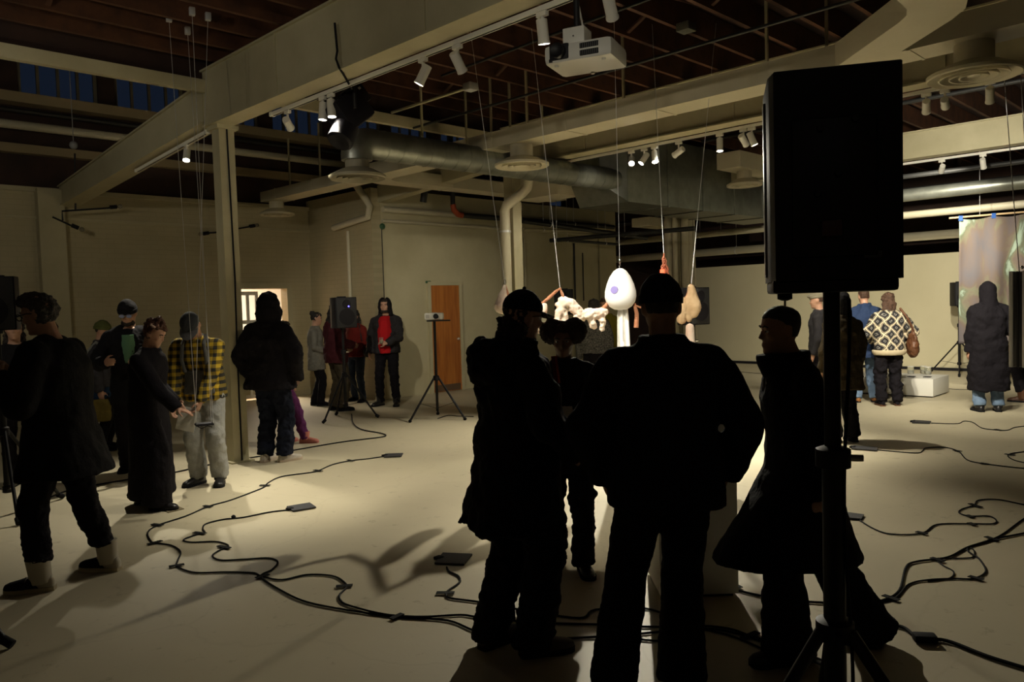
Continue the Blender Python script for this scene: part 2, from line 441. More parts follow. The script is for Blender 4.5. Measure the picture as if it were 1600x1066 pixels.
r = MB(); r.span((4.8, 17.2, 0), (9.8, 17.3, 2.8)); r.span((4.7, 13.8, 0), (4.8, 17.3, 2.8)); r.span((9.8, 13.8, 0), (9.9, 17.3, 2.8)); r.span((4.7, 13.8, 2.7), (9.9, 17.3, 2.8))
struct('wall_side_room', r, SR, 'pale walls of the lit side room seen through the doorway', 'wall')
struct('floor_side_room', MB().span((4.7, 13.81, 0.001), (9.9, 17.3, .006)), mat('side_room_floor', (0.52, 0.30, 0.16), 0.5), 'orange brown floor of the lit side room', 'floor')
l = bpy.data.lights.new('side_room_lamp', 'AREA'); l.energy = 230; l.size = 1.0; l.color = (1, 0.86, 0.66)
lamp = thing('ceiling_lamp', 'square ceiling lamp glowing inside the side room beyond the doorway', 'lamp', (7.6, 15.6, 2.68))
obj('housing', MB().bbox((0, 0, 0), (1.1, 1.1, .06), .01), WHITEP, lamp)
obj('diffuser', MB().span((-.5, -.5, -.035), (.5, .5, -.03)), mat('lamp_diffuser', (.9, .88, .8), .5, emit=(1, .88, .7), estr=3.0), lamp)
lo = bpy.data.objects.new('lamp_light', l); COL.objects.link(lo); lo.parent = lamp; lo.location = (0, 0, -.05)
# orange wooden door in the plaster wall
pl = on_Y(676, 600, 11.5).x; pr = on_Y(720, 600, 11.5).x
d = thing('door_2', 'closed orange brown wooden door in the plaster wall', 'door', ((pl + pr) / 2, 11.5, 0), kind='structure')
hw = (pr - pl) / 2
DW = bpy.data.materials.new('orange_wood'); DW.use_nodes = True
nt = DW.node_tree; b = nt.nodes['Principled BSDF']; tc = N(nt, 'ShaderNodeTexCoord'); mp = N(nt, 'ShaderNodeMapping'); mp.inputs['Scale'].default_value = (9, 9, 0.8)
nz = N(nt, 'ShaderNodeTexNoise'); nz.inputs['Scale'].default_value = 2.0; nz.inputs['Detail'].default_value = 6
rp = N(nt, 'ShaderNodeValToRGB'); rp.color_ramp.elements[0].color = (0.36, 0.105, 0.018, 1); rp.color_ramp.elements[1].color = (0.52, 0.185, 0.035, 1)
rp.color_ramp.elements[0].position = .35; rp.color_ramp.elements[1].position = .65
nt.links.new(tc.outputs['Object'], mp.inputs[0]); nt.links.new(mp.outputs[0], nz.inputs['Vector']); nt.links.new(nz.outputs['Fac'], rp.inputs['Fac']); nt.links.new(rp.outputs[0], b.inputs['Base Color']); b.inputs['Roughness'].default_value = .4
obj('leaf', MB().span((-hw, -.03, .01), (hw, -.005, 2.03)), DW, d)
fr = MB().span((-hw - .07, -.05, 0), (-hw - .001, -.001, 2.03)); fr.span((hw + .001, -.05, 0), (hw + .07, -.001, 2.03)); fr.span((-hw - .07, -.05, 2.031), (hw + .07, -.001, 2.1))
obj('door_frame', fr, PLASTER, d)
k = MB().ell((hw - .08, -.07, 1.0), (.028, .028, .028)); k.tube([(hw - .08, -.03, 1.0), (hw - .08, -.06, 1.0)], .014)
obj('knob', k, STEEL, d)
obj('kick_plate', MB().span((-hw + .03, -.034, .02), (hw - .03, -.03, .14)), mat('kick_plate', (.12, .07, .04), .5), d)

# ------------------------------------------------------------------ ducts, pipes, tracks, lamps
def rect_duct(name, label, path, w, h, m=DUCTP, hangers=()):
    """rectangular sheet duct along a plan path; z is its underside"""
    p0 = Vector(path[0]); t = thing(name, label, 'duct', p0)
    pts = [Vector(p) - p0 for p in path]
    rs = []
    for i, p in enumerate(pts):
        if i == 0: n = pts[1] - p
        elif i == len(pts) - 1: n = p - pts[i - 1]
        else: n = (pts[i + 1] - p).normalized() + (p - pts[i - 1]).normalized()
        n.z = 0; n.normalize(); sd = Vector((n.y, -n.x, 0))
        ww = w[i] if isinstance(w, (list, tuple)) else w
        hh = h[i] if isinstance(h, (list, tuple)) else h
        k = 1.0
        if 0 < i < len(pts) - 1:
            c_ = n.dot((p - pts[i - 1]).normalized()); k = 1 / max(c_, .6)
        rs.append([p + sd * ww / 2 * k, p - sd * ww / 2 * k, p - sd * ww / 2 * k + Vector((0, 0, hh)), p + sd * ww / 2 * k + Vector((0, 0, hh))])
    obj('duct_body', MB().rings(rs), m, t)
    # sheet joints as slightly proud collars
    for i in range(len(pts) - 1):
        a, b = pts[i], pts[i + 1]; L = (b - a).length
        dirn = (b - a).normalized(); ww = w[i] if isinstance(w, (list, tuple)) else w; hh = h[i] if isinstance(h, (list, tuple)) else h
        for k in range(1, int(L / 1.2) + 1):
            q = a + dirn * (k * 1.2)
            if k * 1.2 > L - .2: break
            obj('seam_collar', MB().bar(q - dirn * .012 + Vector((0, 0, hh / 2)), q + dirn * .012 + Vector((0, 0, hh / 2)), ww + .012, hh + .012), m, t)
    for hx, hy, top in hangers:
        obj('hanger_strap', MB().span((hx - p0.x - .012, hy - p0.y - .012, .0), (hx - p0.x + .012, hy - p0.y + .012, top - p0.z)), CREAM, t)
    return t
DZB = 3.56
rect_duct('rectangular_duct', 'long cream rectangular duct passing under the projector end of the ceiling', [(6.93, 1.0, DZB), (6.93, 9.55, DZB), (7.05, 9.8, DZB), (7.3, 9.92, DZB), (11.3, 9.92, DZB)], .37, .19,
          hangers=((6.80, 7.05, 4.5), (7.08, 7.0, 4.5), (6.76, 6.4, 4.5), (6.76, 3.4, 4.5), (7.1, 3.0, 4.5), (6.76, 5.0, 4.5), (9.5, 9.9, 4.3)))
rect_duct('rectangular_duct', 'narrow cream duct branch running back to the brick wall', [(6.93, 9.98, DZB), (6.93, 12.9, DZB)], .36, .17, hangers=((6.8, 11, 4.6), (7.0, 12.3, 4.6)))
rect_duct('rectangular_duct', 'cream duct elbow curving toward the viewer above the large speaker', [(6.88, 2.66, DZB - .005), (6.12, 1.88, DZB - .005), (5.98, 1.77, DZB - .005), (5.80, 1.71, DZB - .005), (5.5, 1.69, DZB - .005), (4.3, 1.69, DZB - .005)], .36, .2)
# galvanised plenum and what is attached to it
g = thing('plenum_duct', 'big galvanised sheet metal plenum behind the row of bright spotlights', 'duct', (9.3, 7.1, 3.12))
obj('duct_body', MB().span((.35, 0, 0), (5.6, .95, 1.05)), GALV, g)
sl = MB(); sl.rings([[Vector((0, .25, .28)), Vector((0, .8, .28)), Vector((0, .8, .9)), Vector((0, .25, .9))], [Vector((.36, 0, 0)), Vector((.36, .95, 0)), Vector((.36, .95, 1.05)), Vector((.36, 0, 1.05))]])
obj('transition', sl, GALV, g)
for k in range(1, 5): obj('seam_collar', MB().span((.35 + k * 1.05, -.015, -.015), (.38 + k * 1.05, .965, 1.065)), GALV, g)
for x_ in (1.2, 4.4): obj('hanger_strap', MB().span((x_, .01, 1.0), (x_ + .03, .04, 1.38)), GALV, g)
rect_duct('rectangular_duct', 'cream side duct boxed against the galvanised plenum', [(9.35, 8.0, 3.3), (9.35, 8.9, 3.3)], .55, .5)
rect_duct('rectangular_duct', 'stubby cream duct under the plenum beside the pipe column', [(12.2, 8.7, 3.02), (13.4, 8.7, 3.02)], .4, .16)
rect_duct('rectangular_duct', 'cream duct leading from the plenum to the speaker side', [(11.2, 6.3, 3.66), (12.6, 6.3, 3.66)], .4, .25)
# spiral duct
sp = thing('spiral_duct', 'round spiral steel duct crossing below the white purlin', 'duct', (5.0, 7.3, 3.46))
L = 4.45
def helix(L, r, pitch, n):
    out = []
    for i in range(n): a = 2 * math.pi * i / 12; out.append(Vector((i / n * L, r * math.cos(a), r * math.sin(a))))
    return out
obj('duct_body', MB().tube([(0.12 + L * i / 8, 0, 0) for i in range(9)], .165, 24), GALV, sp)
for k in range(1, 22): obj('seam_ring', MB().tube([(.12 + L * k / 22, 0, 0), (.145 + L * k / 22, 0, 0)], .169, 24), GALV, sp)
elb = [Vector((.12 - .14 * math.sin(a), 0, -.14 + .14 * math.cos(a))) for a in [math.pi / 2 * i / 6 for i in range(7)]]
obj('elbow', MB().tube([(0.2, 0, 0)] + elb + [(-.02, 0, -.2)], .17, 24), GALV, sp)
for x_ in (.9, 1.6, 3.0): obj('hanger_strap', MB().span((x_ - .012, -.02, .16), (x_ + .012, 0, 1.0)), CREAM, sp)
def diffuser(loc, R, label, m=DUCTP, up=.25):
    t = thing('ceiling_diffuser', label, 'vent', loc, group='round ceiling diffusers')
    obj('collar', MB().lathe([(R * .42, .1), (R * .42, .1 + up)], n=28), m, t)
    obj('outer_cone', MB().lathe([(R * .42, .12), (R * .6, .10), (R, .035), (R, .01), (R * .97, .0), (R * .9, .02), (R * .45, .10)], n=32), m, t)
    for q in (.74, .52, .32):
        obj('ring_cone', MB().lathe([(R * (q - .16), .085), (R * q, .012), (R * q, .0), (R * (q - .03), 0), (R * (q - .18), .07)], n=28), m, t)
    obj('center_disc', MB().lathe([(0.001, .03), (R * .14, .03), (R * .15, .02), (R * .14, .012), (.001, .012)], n=20), m, t)
    return t
diffuser((6.93, 6.67, 3.30), .33, 'round cream diffuser under the long duct, above the hanging garments', up=.17)
diffuser((7.0, 1.80, 3.30), .335, 'large round cream diffuser directly above the tall black speaker', up=.17)
diffuser((4.98, 7.3, 3.06), .31, 'round diffuser below the elbow of the spiral duct', mat('dull_paint', (.30, .27, .19), .6))
diffuser((6.95, 12.7, 3.32), .3, 'small round diffuser near the brick wall over the doorway', up=.16)
diffuser((11.7, 6.3, 3.42), .28, 'round diffuser beside the galvanised plenum', up=.16)
# pipes
def pipe(label, pts, r, m=DUCTP, name='pipe', cat='pipe', n=12, hang=()):
    o = obj(name, MB().tube(pts, r, n), m); tag(o, label, cat)
    pts = [Vector(p) for p in pts]
    for f_, top in hang:
        p = pts[0].lerp(pts[-1], f_)
        obj('hanger_rod', MB().tube([p - o.location, Vector((p.x, p.y, top)) - o.location], .006, 6), STEEL, o)
        obj('hanger_ring', MB().tube([p - o.location - (pts[-1] - pts[0]).normalized() * .012, p - o.location + (pts[-1] - pts[0]).normalized() * .012], r + .006, 14), STEEL, o)
    return o
pipe('thick cream pipe along the upper brown wall left of the column', [(X0 + .1, 13.3, 4.48), (14.5, 13.3, 4.48)], .065)
pipe('thin dark pipe along the upper brown wall under the windows', [(X0 + .1, 13.42, 4.72), (15, 13.42, 4.72)], .04, BLACKPIPE)
o = obj('ledge_board', MB().span((X0 + .1, 13.38, 4.84), (15, 13.655, 4.99)), mat('tan_board', (.33, .26, .15), .7)); tag(o, 'tan ledge board below the clerestory windows', 'board')
o = obj('ledge_board', MB().span((X0 + .1, 13.5, 4.12), (15, 13.655, 4.25)), MATS['tan_board']); tag(o, 'lower tan ledge board on the upper brown wall', 'board')
pipe('cream pipe running along the top of the plaster wall', [(8.31, 11.44, 3.38), (14.9, 11.44, 3.38)], .055)
pipe('thin cream conduit at the head of the plaster wall', [(8.31, 11.47, 3.18), (14.9, 11.47, 3.18)], .03)
pipe('cream pipe elbowing down the corner of the return wall', [(7.9, 11.75, 3.9), (7.95, 11.5, 3.6), (8.02, 11.42, 3.42), (8.03, 11.5, 3.24), (8.03, 12.6, 3.14)], .06)
pipe('short cream drop pipe on the return wall', [(8.065, 12.2, 3.05), (8.065, 12.2, 1.75)], .035)
pipe('black and cream hanging drop pipe above the plaster wall', [(8.9, 10.8, 6.0), (8.9, 10.8, 3.9), (8.75, 10.8, 3.65), (8.75, 10.85, 3.47)], .06, BLACKPIPE)
a = on_Y(707, 300, 11.1)
pipe('black drain pipe dropping beside the cream duct branch', [(a.x, 11.1, 6.0), (a.x, 11.1, 3.52)], .045, BLACKPIPE)
pipe('orange plastic elbow joining two black drain pipes', [(a.x, 11.1, 3.52), (a.x + .02, 11.1, 3.42), (a.x + .12, 11.1, 3.34), (a.x + .22, 11.1, 3.33)], .055, mat('orange_plastic', (.42, .07, .02), .5))
pipe('black drain pipe running along the plaster wall', [(a.x + .2, 11.1, 3.33), (14.5, 11.1, 3.33)], .05, BLACKPIPE, hang=((.3, 6.0), (.7, 6.0)))
for k, (px0, py0, px1, py1, Y, r, mm, lab) in enumerate((
        (815, 345, 1010, 372, 10.6, .05, BLACKPIPE, 'black sprinkler pipe sloping behind the hanging egg wire'),
        (818, 358, 960, 364, 10.9, .028, CREAM, 'thin cream conduit behind the sprinkler pipes'))):
    p = on_Y(px0, py0, Y); q = on_Y(px1, py1, Y)
    pipe(lab, [p, q], r, mm, hang=((.2, 6.0), (.8, 6.0)))
p = on_Y(860, 376, 9.6); q = on_z(1085, 357, p.z)
pipe('black sprinkler pipe crossing in front of the pipe column', [p, q], .038, BLACKPIPE, hang=((.05, 6.0),))
pipe('black pipe running low along the plaster wall top behind the egg', [on_Y(865, 374, 11.0), on_Y(965, 382, 11.0)], .03, BLACKPIPE, hang=((.2, 6.0), (.8, 6.0)))
for k, (px, y0, y1, r, m_) in enumerate(((900, 380, 560, .02, BLACKPIPE), (939, 372, 560, .02, CREAM), (822, 372, 560, .03, CREAM), (914, 395, 470, .012, BLACKPIPE))):
    a = on_Y(px, y0, 11.42); b = on_Y(px, y1, 11.42); yy = 11.5 - r
    pipe(['dark vertical conduit on the plaster wall beside the far loudspeaker', 'cream vertical conduit on the plaster wall next to the egg', 'cream vertical conduit on the plaster wall near the downpipe column', 'short dark conduit dangling on the plaster wall'][k], [(a.x, yy, a.z), (a.x, yy, b.z)], r, m_)
a = on_Y(599, 370, 11.45)
pipe('thin dark wire running straight down beside the red sweater man', [(a.x, 11.494, 3.1), (a.x, 11.494, 0.9)], .008, BLACKPIPE)
for X_, z_, r_, mm, lab in ((14.6, 3.32, .11, GALV, 'galvanised pipe under the far roof, right of the large speaker'), (15.4, 3.05, .07, DUCTP, 'cream pipe above the cream partition'), (16.3, 3.12, .05, DUCTP, 'thin cream pipe near the banner rod'), (15.9, 3.55, .06, BLACKPIPE, 'black pipe over the cream partition'), (17.0, 2.75, .09, DUCTP, 'thick cream pipe low above the partition top'), (13.9, 3.55, .04, BLACKPIPE, 'thin black pipe beside the far girder')):
    pipe(lab, [(X_, Y0 + .02, z_), (X_, 6.6 if X_ < 15 else 12.98, z_)], r_, mm, hang=((.3, 4.54), (.62, 4.54), (.8, 4.54)) if X_ > 15 else ((.4, 4.54), (.95, 4.54)))
pipe('thin dark conduit strung below the joists beside the projector', [(5.6, -4.98, 4.255), (5.9, 6.9, 4.255)], .014, BLACKPIPE)
pipe('dark threaded rod line above the long cream duct', [(6.55, -4.98, 4.0), (6.55, 8.27, 4.0)], .016, BLACKPIPE)
pipe('dark pipe running beneath the joists past the second girder', [(9.6, -4.98, 4.24), (9.6, 7, 4.24)], .03, BLACKPIPE)
pipe('dark conduit line running beyond the second girder', [(11.6, -4.98, 4.24), (11.6, 7, 4.24)], .03, BLACKPIPE)
a = on_Y(735, 136, 6.3); b_ = on_Y(612, 176, 7.6)
pipe('thin cream conduit slanting under the joists to a junction box', [a, b_], .016, CREAM)
o = obj('junction_box', MB().bbox(a, (.12, .12, .08), .01), STEEL); tag(o, 'small metal junction box on the slanting cream conduit', 'junction box')
a = on_z(1072, 43, 4.22); o = obj('junction_box', MB().bbox(a, (.14, .14, .08), .01), GALV); tag(o, 'small metal junction box fixed under a joist above the duct', 'junction box')

# track rails
def rail(label, a, b):
    t = thing('light_track', label, 'light track', a); d_ = Vector(b) - Vector(a)
    obj('rail', MB().bar((0, 0, 0), d_, .04, .035), WHITEP, t)
    obj('slot', MB().bar((0, 0, -.019), d_ + Vector((0, 0, -.019)), .012, .004), BLACKP, t)
    for e in (Vector((0, 0, 0)), d_): obj('end_cap', MB().bbox(e, (.05, .05, .045), .008), WHITEP, t)
rail('white light track under the large left girder', (3.99, -1.0, 3.615), (3.99, 7.3, 3.615))
rail('white light track under the girder above the hanging egg', (8.50, 0.6, 3.615), (8.50, 7.6, 3.615))
rail('white light track under the girder near the banner', (12.97, 0.2, 3.615), (12.97, 6.4, 3.615))
rail('short white light track under the sloping beam by the column', (3.85, 8.5, 3.63), (3.85, 10.6, 3.50))
SPOT_N = [0]
SPOTW = 1.0
def spot(label, loc, target, power, size=48, blend=1.0, lit=True, col=(1.0, 0.925, 0.735), rad=.03):
    loc = Vector(loc); target = Vector(target)
    t = thing('track_spotlight', label, 'spotlight', loc, group='white track spotlights')
    d_ = (target - loc).normalized(); R_ = aim(d_)
    hd = Vector((0, 0, -.13))
    obj('adapter', MB().bbox((0, 0, -.02), (.035, .09, .035), .006, ), WHITEP, t)
    obj('arm', MB().tube([(0, 0, -.03), (0, 0, -.075), hd], .012, 8), WHITEP, t)
    prof = [(.001, -.075), (.034, -.075), (.038, -.07), (.038, .065), (.042, .072), (.042, .085), (.036, .085), (.034, .06), (.001, .055)]
    obj('lamp_head', MB().lathe(prof, hd, 20, R_), WHITEP, t)
    lens = MB().lathe([(.001, .070), (.0335, .070), (.0335, .064), (.001, .064)], hd, 18, R_)
    obj('lens', lens, mat('lamp_lens_lit', (1, 1, 1), .3, emit=(1.0, .93, .82), estr=45.0) if lit else mat('lamp_lens_off', (.5, .5, .5), .2), t)
    if lit:
        l = bpy.data.lights.new('spot_light', 'SPOT'); l.energy = power * SPOTW; l.spot_size = math.radians(min(150, size * 1.35)); l.spot_blend = blend
        l.color = col; l.shadow_soft_size = rad
        lo = bpy.data.objects.new('spot_light', l); COL.objects.link(lo); lo.parent = t
        lo.location = hd + d_ * .10
        lo.rotation_euler = (-d_).to_track_quat('Z', 'Y').to_euler()
    return t
TZ = 3.60
def onA(px, X=3.99): q = on_X(px, 300, X); return (X, q.y, TZ)
egg = at_d(970, 453, 7.5)
# girder over the egg: lamps look back at the hanging works, towards the viewer
b1 = onA(988, 8.5)
spot('brightest white spotlight above the egg, with a flaring lens', b1, egg + Vector((.1, .0, -.3)), 900, 50)
spot('lit white spotlight just right of the flaring one above the egg', onA(1008, 8.5), on_z(700, 690), 620, 50)
spot('third lit spotlight in the row above the egg', onA(1024, 8.5), on_z(1060, 700), 640, 50)
spot('small lit spotlight turned away between the others over the red strand', onA(1062, 8.5), (9.3, 11.5, 1.1), 120, 45)  # its light is added, to brighten the plaster wall
spot('lit spotlight over the beige hanging garment', onA(1126, 8.5), on_z(1130, 690), 480, 52)
spot('lit spotlight turned away next to the edge of the large speaker', onA(1163, 8.5), (13.5, 4.5, 0.0), 330, 60)  # its light is added, falling on the floor at the right
spot('lit spotlight touching the edge of the large speaker', onA(1176, 8.5), on_z(1380, 680), 210, 55)
spot('white spotlight turned toward the plinth, first under the large diffuser', onA(1448, 8.5), on_z(1440, 605), 520, 42)
spot('white spotlight turned toward the partition, second under the large diffuser', onA(1477, 8.5), (17.7, 4.5, 1.2), 620, 60)
spot('white spotlight hanging below the large diffuser near its wire', onA(1547, 8.5), on_z(1545, 640), 240, 45)
# near girder
spot('lit white spotlight on the large girder with the lens facing the floor, above the projector', onA(855), on_z(930, 800), 170, 42)
spot('lit white spotlight pointing aside, in the middle of the large girder', onA(668), on_z(330, 790), 130, 40)
spot('lit white spotlight turned to the garland in the middle of the large girder', onA(722), at_d(905, 476, 7.5), 520, 26)  # its light is added, to whiten the hanging garments
spot('white spotlight cut by the top edge above the projector', onA(960), at_d(1055, 470, 7.5), 420, 26)
spot('first of the two lit spotlights beside the black stage light', onA(510), on_z(470, 760), 190, 44)
spot('second of the two lit spotlights beside the black stage light', onA(523), on_z(560, 770), 190, 44)
q = on_X(291, 225, 3.85)
spot('lit spotlight under the sloping beam left of the column', (3.85, q.y, 3.60), on_z(240, 770), 330, 50)
# added lamps, mostly out of view, brightening the walls, left group and girders
rail('white light track under the girder behind the viewer', (-0.45, -1.0, 3.615), (-0.45, 8.0, 3.615))
spot('added white spotlight behind the viewer washing the brick wall', (-0.45, 6.2, TZ), (2.6, 13.6, 2.2), 48, 75)
spot('added white spotlight behind the viewer washing the doorway wall', (-0.45, 7.4, TZ), (5.8, 13.6, 2.0), 48, 75)
spot('added white spotlight on the large girder turned to the return wall', (3.99, 7.0, TZ), (8.5, 11.5, 1.5), 280, 34)  # added lamp, brightens the return wall and the corner
spot('added white spotlight behind the viewer turned up toward the large girder', (-0.45, 2.2, TZ), (3.8, 4.6, 3.9), 65, 45)  # added, with the next two, to lift girder, column and duct
spot('added white spotlight behind the viewer turned up toward the column head', (-0.45, 4.6, TZ), (3.8, 7.6, 3.9), 50, 48)
spot('added white spotlight behind the viewer turned up toward the long duct', (-0.45, -0.8, TZ), (6.7, 4.6, 3.9), 110, 22)
# far girder
spot('white spotlight on the far girder, close to the speaker edge', onA(1472, 12.97), (17.7, 6.0, 1.1), 420, 75)
spot('white spotlight on the far girder, left of the banner rod', onA(1536, 12.97), at_d(1560, 420, 12.6), 170, 50)

# ------------------------------------------------------------------ people
PENDING = []          # meshes whose remesh / smooth / fold modifiers are baked once at the end
TEX = {}
def cloud_tex(scale):
    k = 'fold_%g' % scale
    if k not in TEX:
        t = bpy.data.textures.new(k, 'CLOUDS'); t.noise_scale = scale; t.noise_depth = 3; t.contrast = 2.2; TEX[k] = t
    return TEX[k]
def skin_over(name, mb, material, parent, voxel, smooth=5, fold=0.0, fscale=.12, label=None):
    """one continuous surface over the overlapping volumes collected in mb"""
    me = bpy.data.meshes.new(name); me.from_pydata(mb.v, [], mb.f); me.materials.append(material)
    o = bpy.data.objects.new(name, me); COL.objects.link(o); o.parent = parent
    r = o.modifiers.new('r', 'REMESH'); r.mode = 'VOXEL'; r.voxel_size = voxel; r.use_smooth_shade = True
    if smooth:
        s_ = o.modifiers.new('s', 'SMOOTH'); s_.factor = .5; s_.iterations = smooth
    if fold:
        d_ = o.modifiers.new('d', 'DISPLACE'); d_.texture = cloud_tex(fscale); d_.strength = fold; d_.mid_level = .5; d_.texture_coords = 'LOCAL'
    if label: o['label'] = label
    PENDING.append(o)
    return o
def bake_pending():
    bpy.context.view_layer.update()
    dg = bpy.context.evaluated_depsgraph_get()
    done = []
    for o in PENDING:
        me = bpy.data.meshes.new_from_object(o.evaluated_get(dg), preserve_all_data_layers=False, depsgraph=dg)
        done.append((o, me))
    for o, me in done:
        old = o.data; o.modifiers.clear(); o.data = me; me.name = o.name
        me.polygons.foreach_set('use_smooth', [True] * len(me.polygons))
        bpy.data.meshes.remove(old)

def ik(a, b, l1, l2, pole):
    d_ = b - a; L = d_.length
    L2 = min(L, (l1 + l2) * .995); dirn = d_.normalized()
    b2 = a + dirn * L2
    x_ = (l1 * l1 - l2 * l2 + L2 * L2) / (2 * L2)
    h_ = math.sqrt(max(0, l1 * l1 - x_ * x_))
    p = pole - dirn * pole.dot(dirn)
    p = p.normalized() if p.length > 1e-5 else dirn.orthogonal().normalized()
    return a + dirn * x_ + p * h_, b2

SKIN = {
    'light': mat('skin_light', (0.48, 0.27, 0.18), .55, col2=(0.44, 0.23, 0.15), nscale=20),
    'tan': mat('skin_tan', (0.36, 0.19, 0.115), .55, col2=(0.32, 0.16, 0.095), nscale=20),
    'brown': mat('skin_brown', (0.17, 0.082, 0.048), .5, col2=(0.15, 0.07, 0.04), nscale=20),
}
HAIRM = {
    'black': mat('hair_black', (0.010, 0.008, 0.008), .6, bump=.6, bscale=90),
    'grey': mat('hair_grey', (0.075, 0.068, 0.062), .6, col2=(0.028, 0.025, 0.024), nscale=60, bump=.8, bscale=110),
    'brown': mat('hair_brown', (0.085, 0.040, 0.020), .55, col2=(0.04, 0.018, 0.010), nscale=50, bump=.8, bscale=100),
    'red': mat('hair_auburn', (0.13, 0.045, 0.018), .55, col2=(0.06, 0.02, 0.01), nscale=50, bump=.8, bscale=100),
    'dark': mat('hair_dark', (0.022, 0.014, 0.010), .6, bump=.8, bscale=100),
    'curl': mat('hair_curl', (0.05, 0.026, 0.014), .8, bump=1.0, bscale=160),
}
EYEW = mat('eye_white', (.6, .57, .53), .3)
EYED = mat('eye_dark', (.012, .008, .006), .2)
def cloth(name, col, col2=None, rough=.9, nscale=18, bump=.25, bscale=60):
    return mat('cloth_' + name, col, rough, col2=col2, nscale=nscale, bump=bump, bscale=bscale, spec=.15)
CB = cloth('black', (0.0075, 0.0062, 0.0085))
CB2 = cloth('soft_black', (0.012, 0.011, 0.013), (0.008, 0.0075, 0.009))
CNAVY = cloth('navy', (0.008, 0.010, 0.020))
CDG = cloth('charcoal', (0.030, 0.028, 0.030), (0.022, 0.020, 0.023))
CJEAN = cloth('blue_denim', (0.16, 0.23, 0.34), (0.11, 0.165, 0.26), nscale=9)
CJEAND = cloth('dark_denim', (0.028, 0.038, 0.06), (0.05, 0.062, 0.09), nscale=6)
CJEANL = cloth('pale_denim', (0.34, 0.34, 0.32), (0.26, 0.26, 0.25), nscale=8)

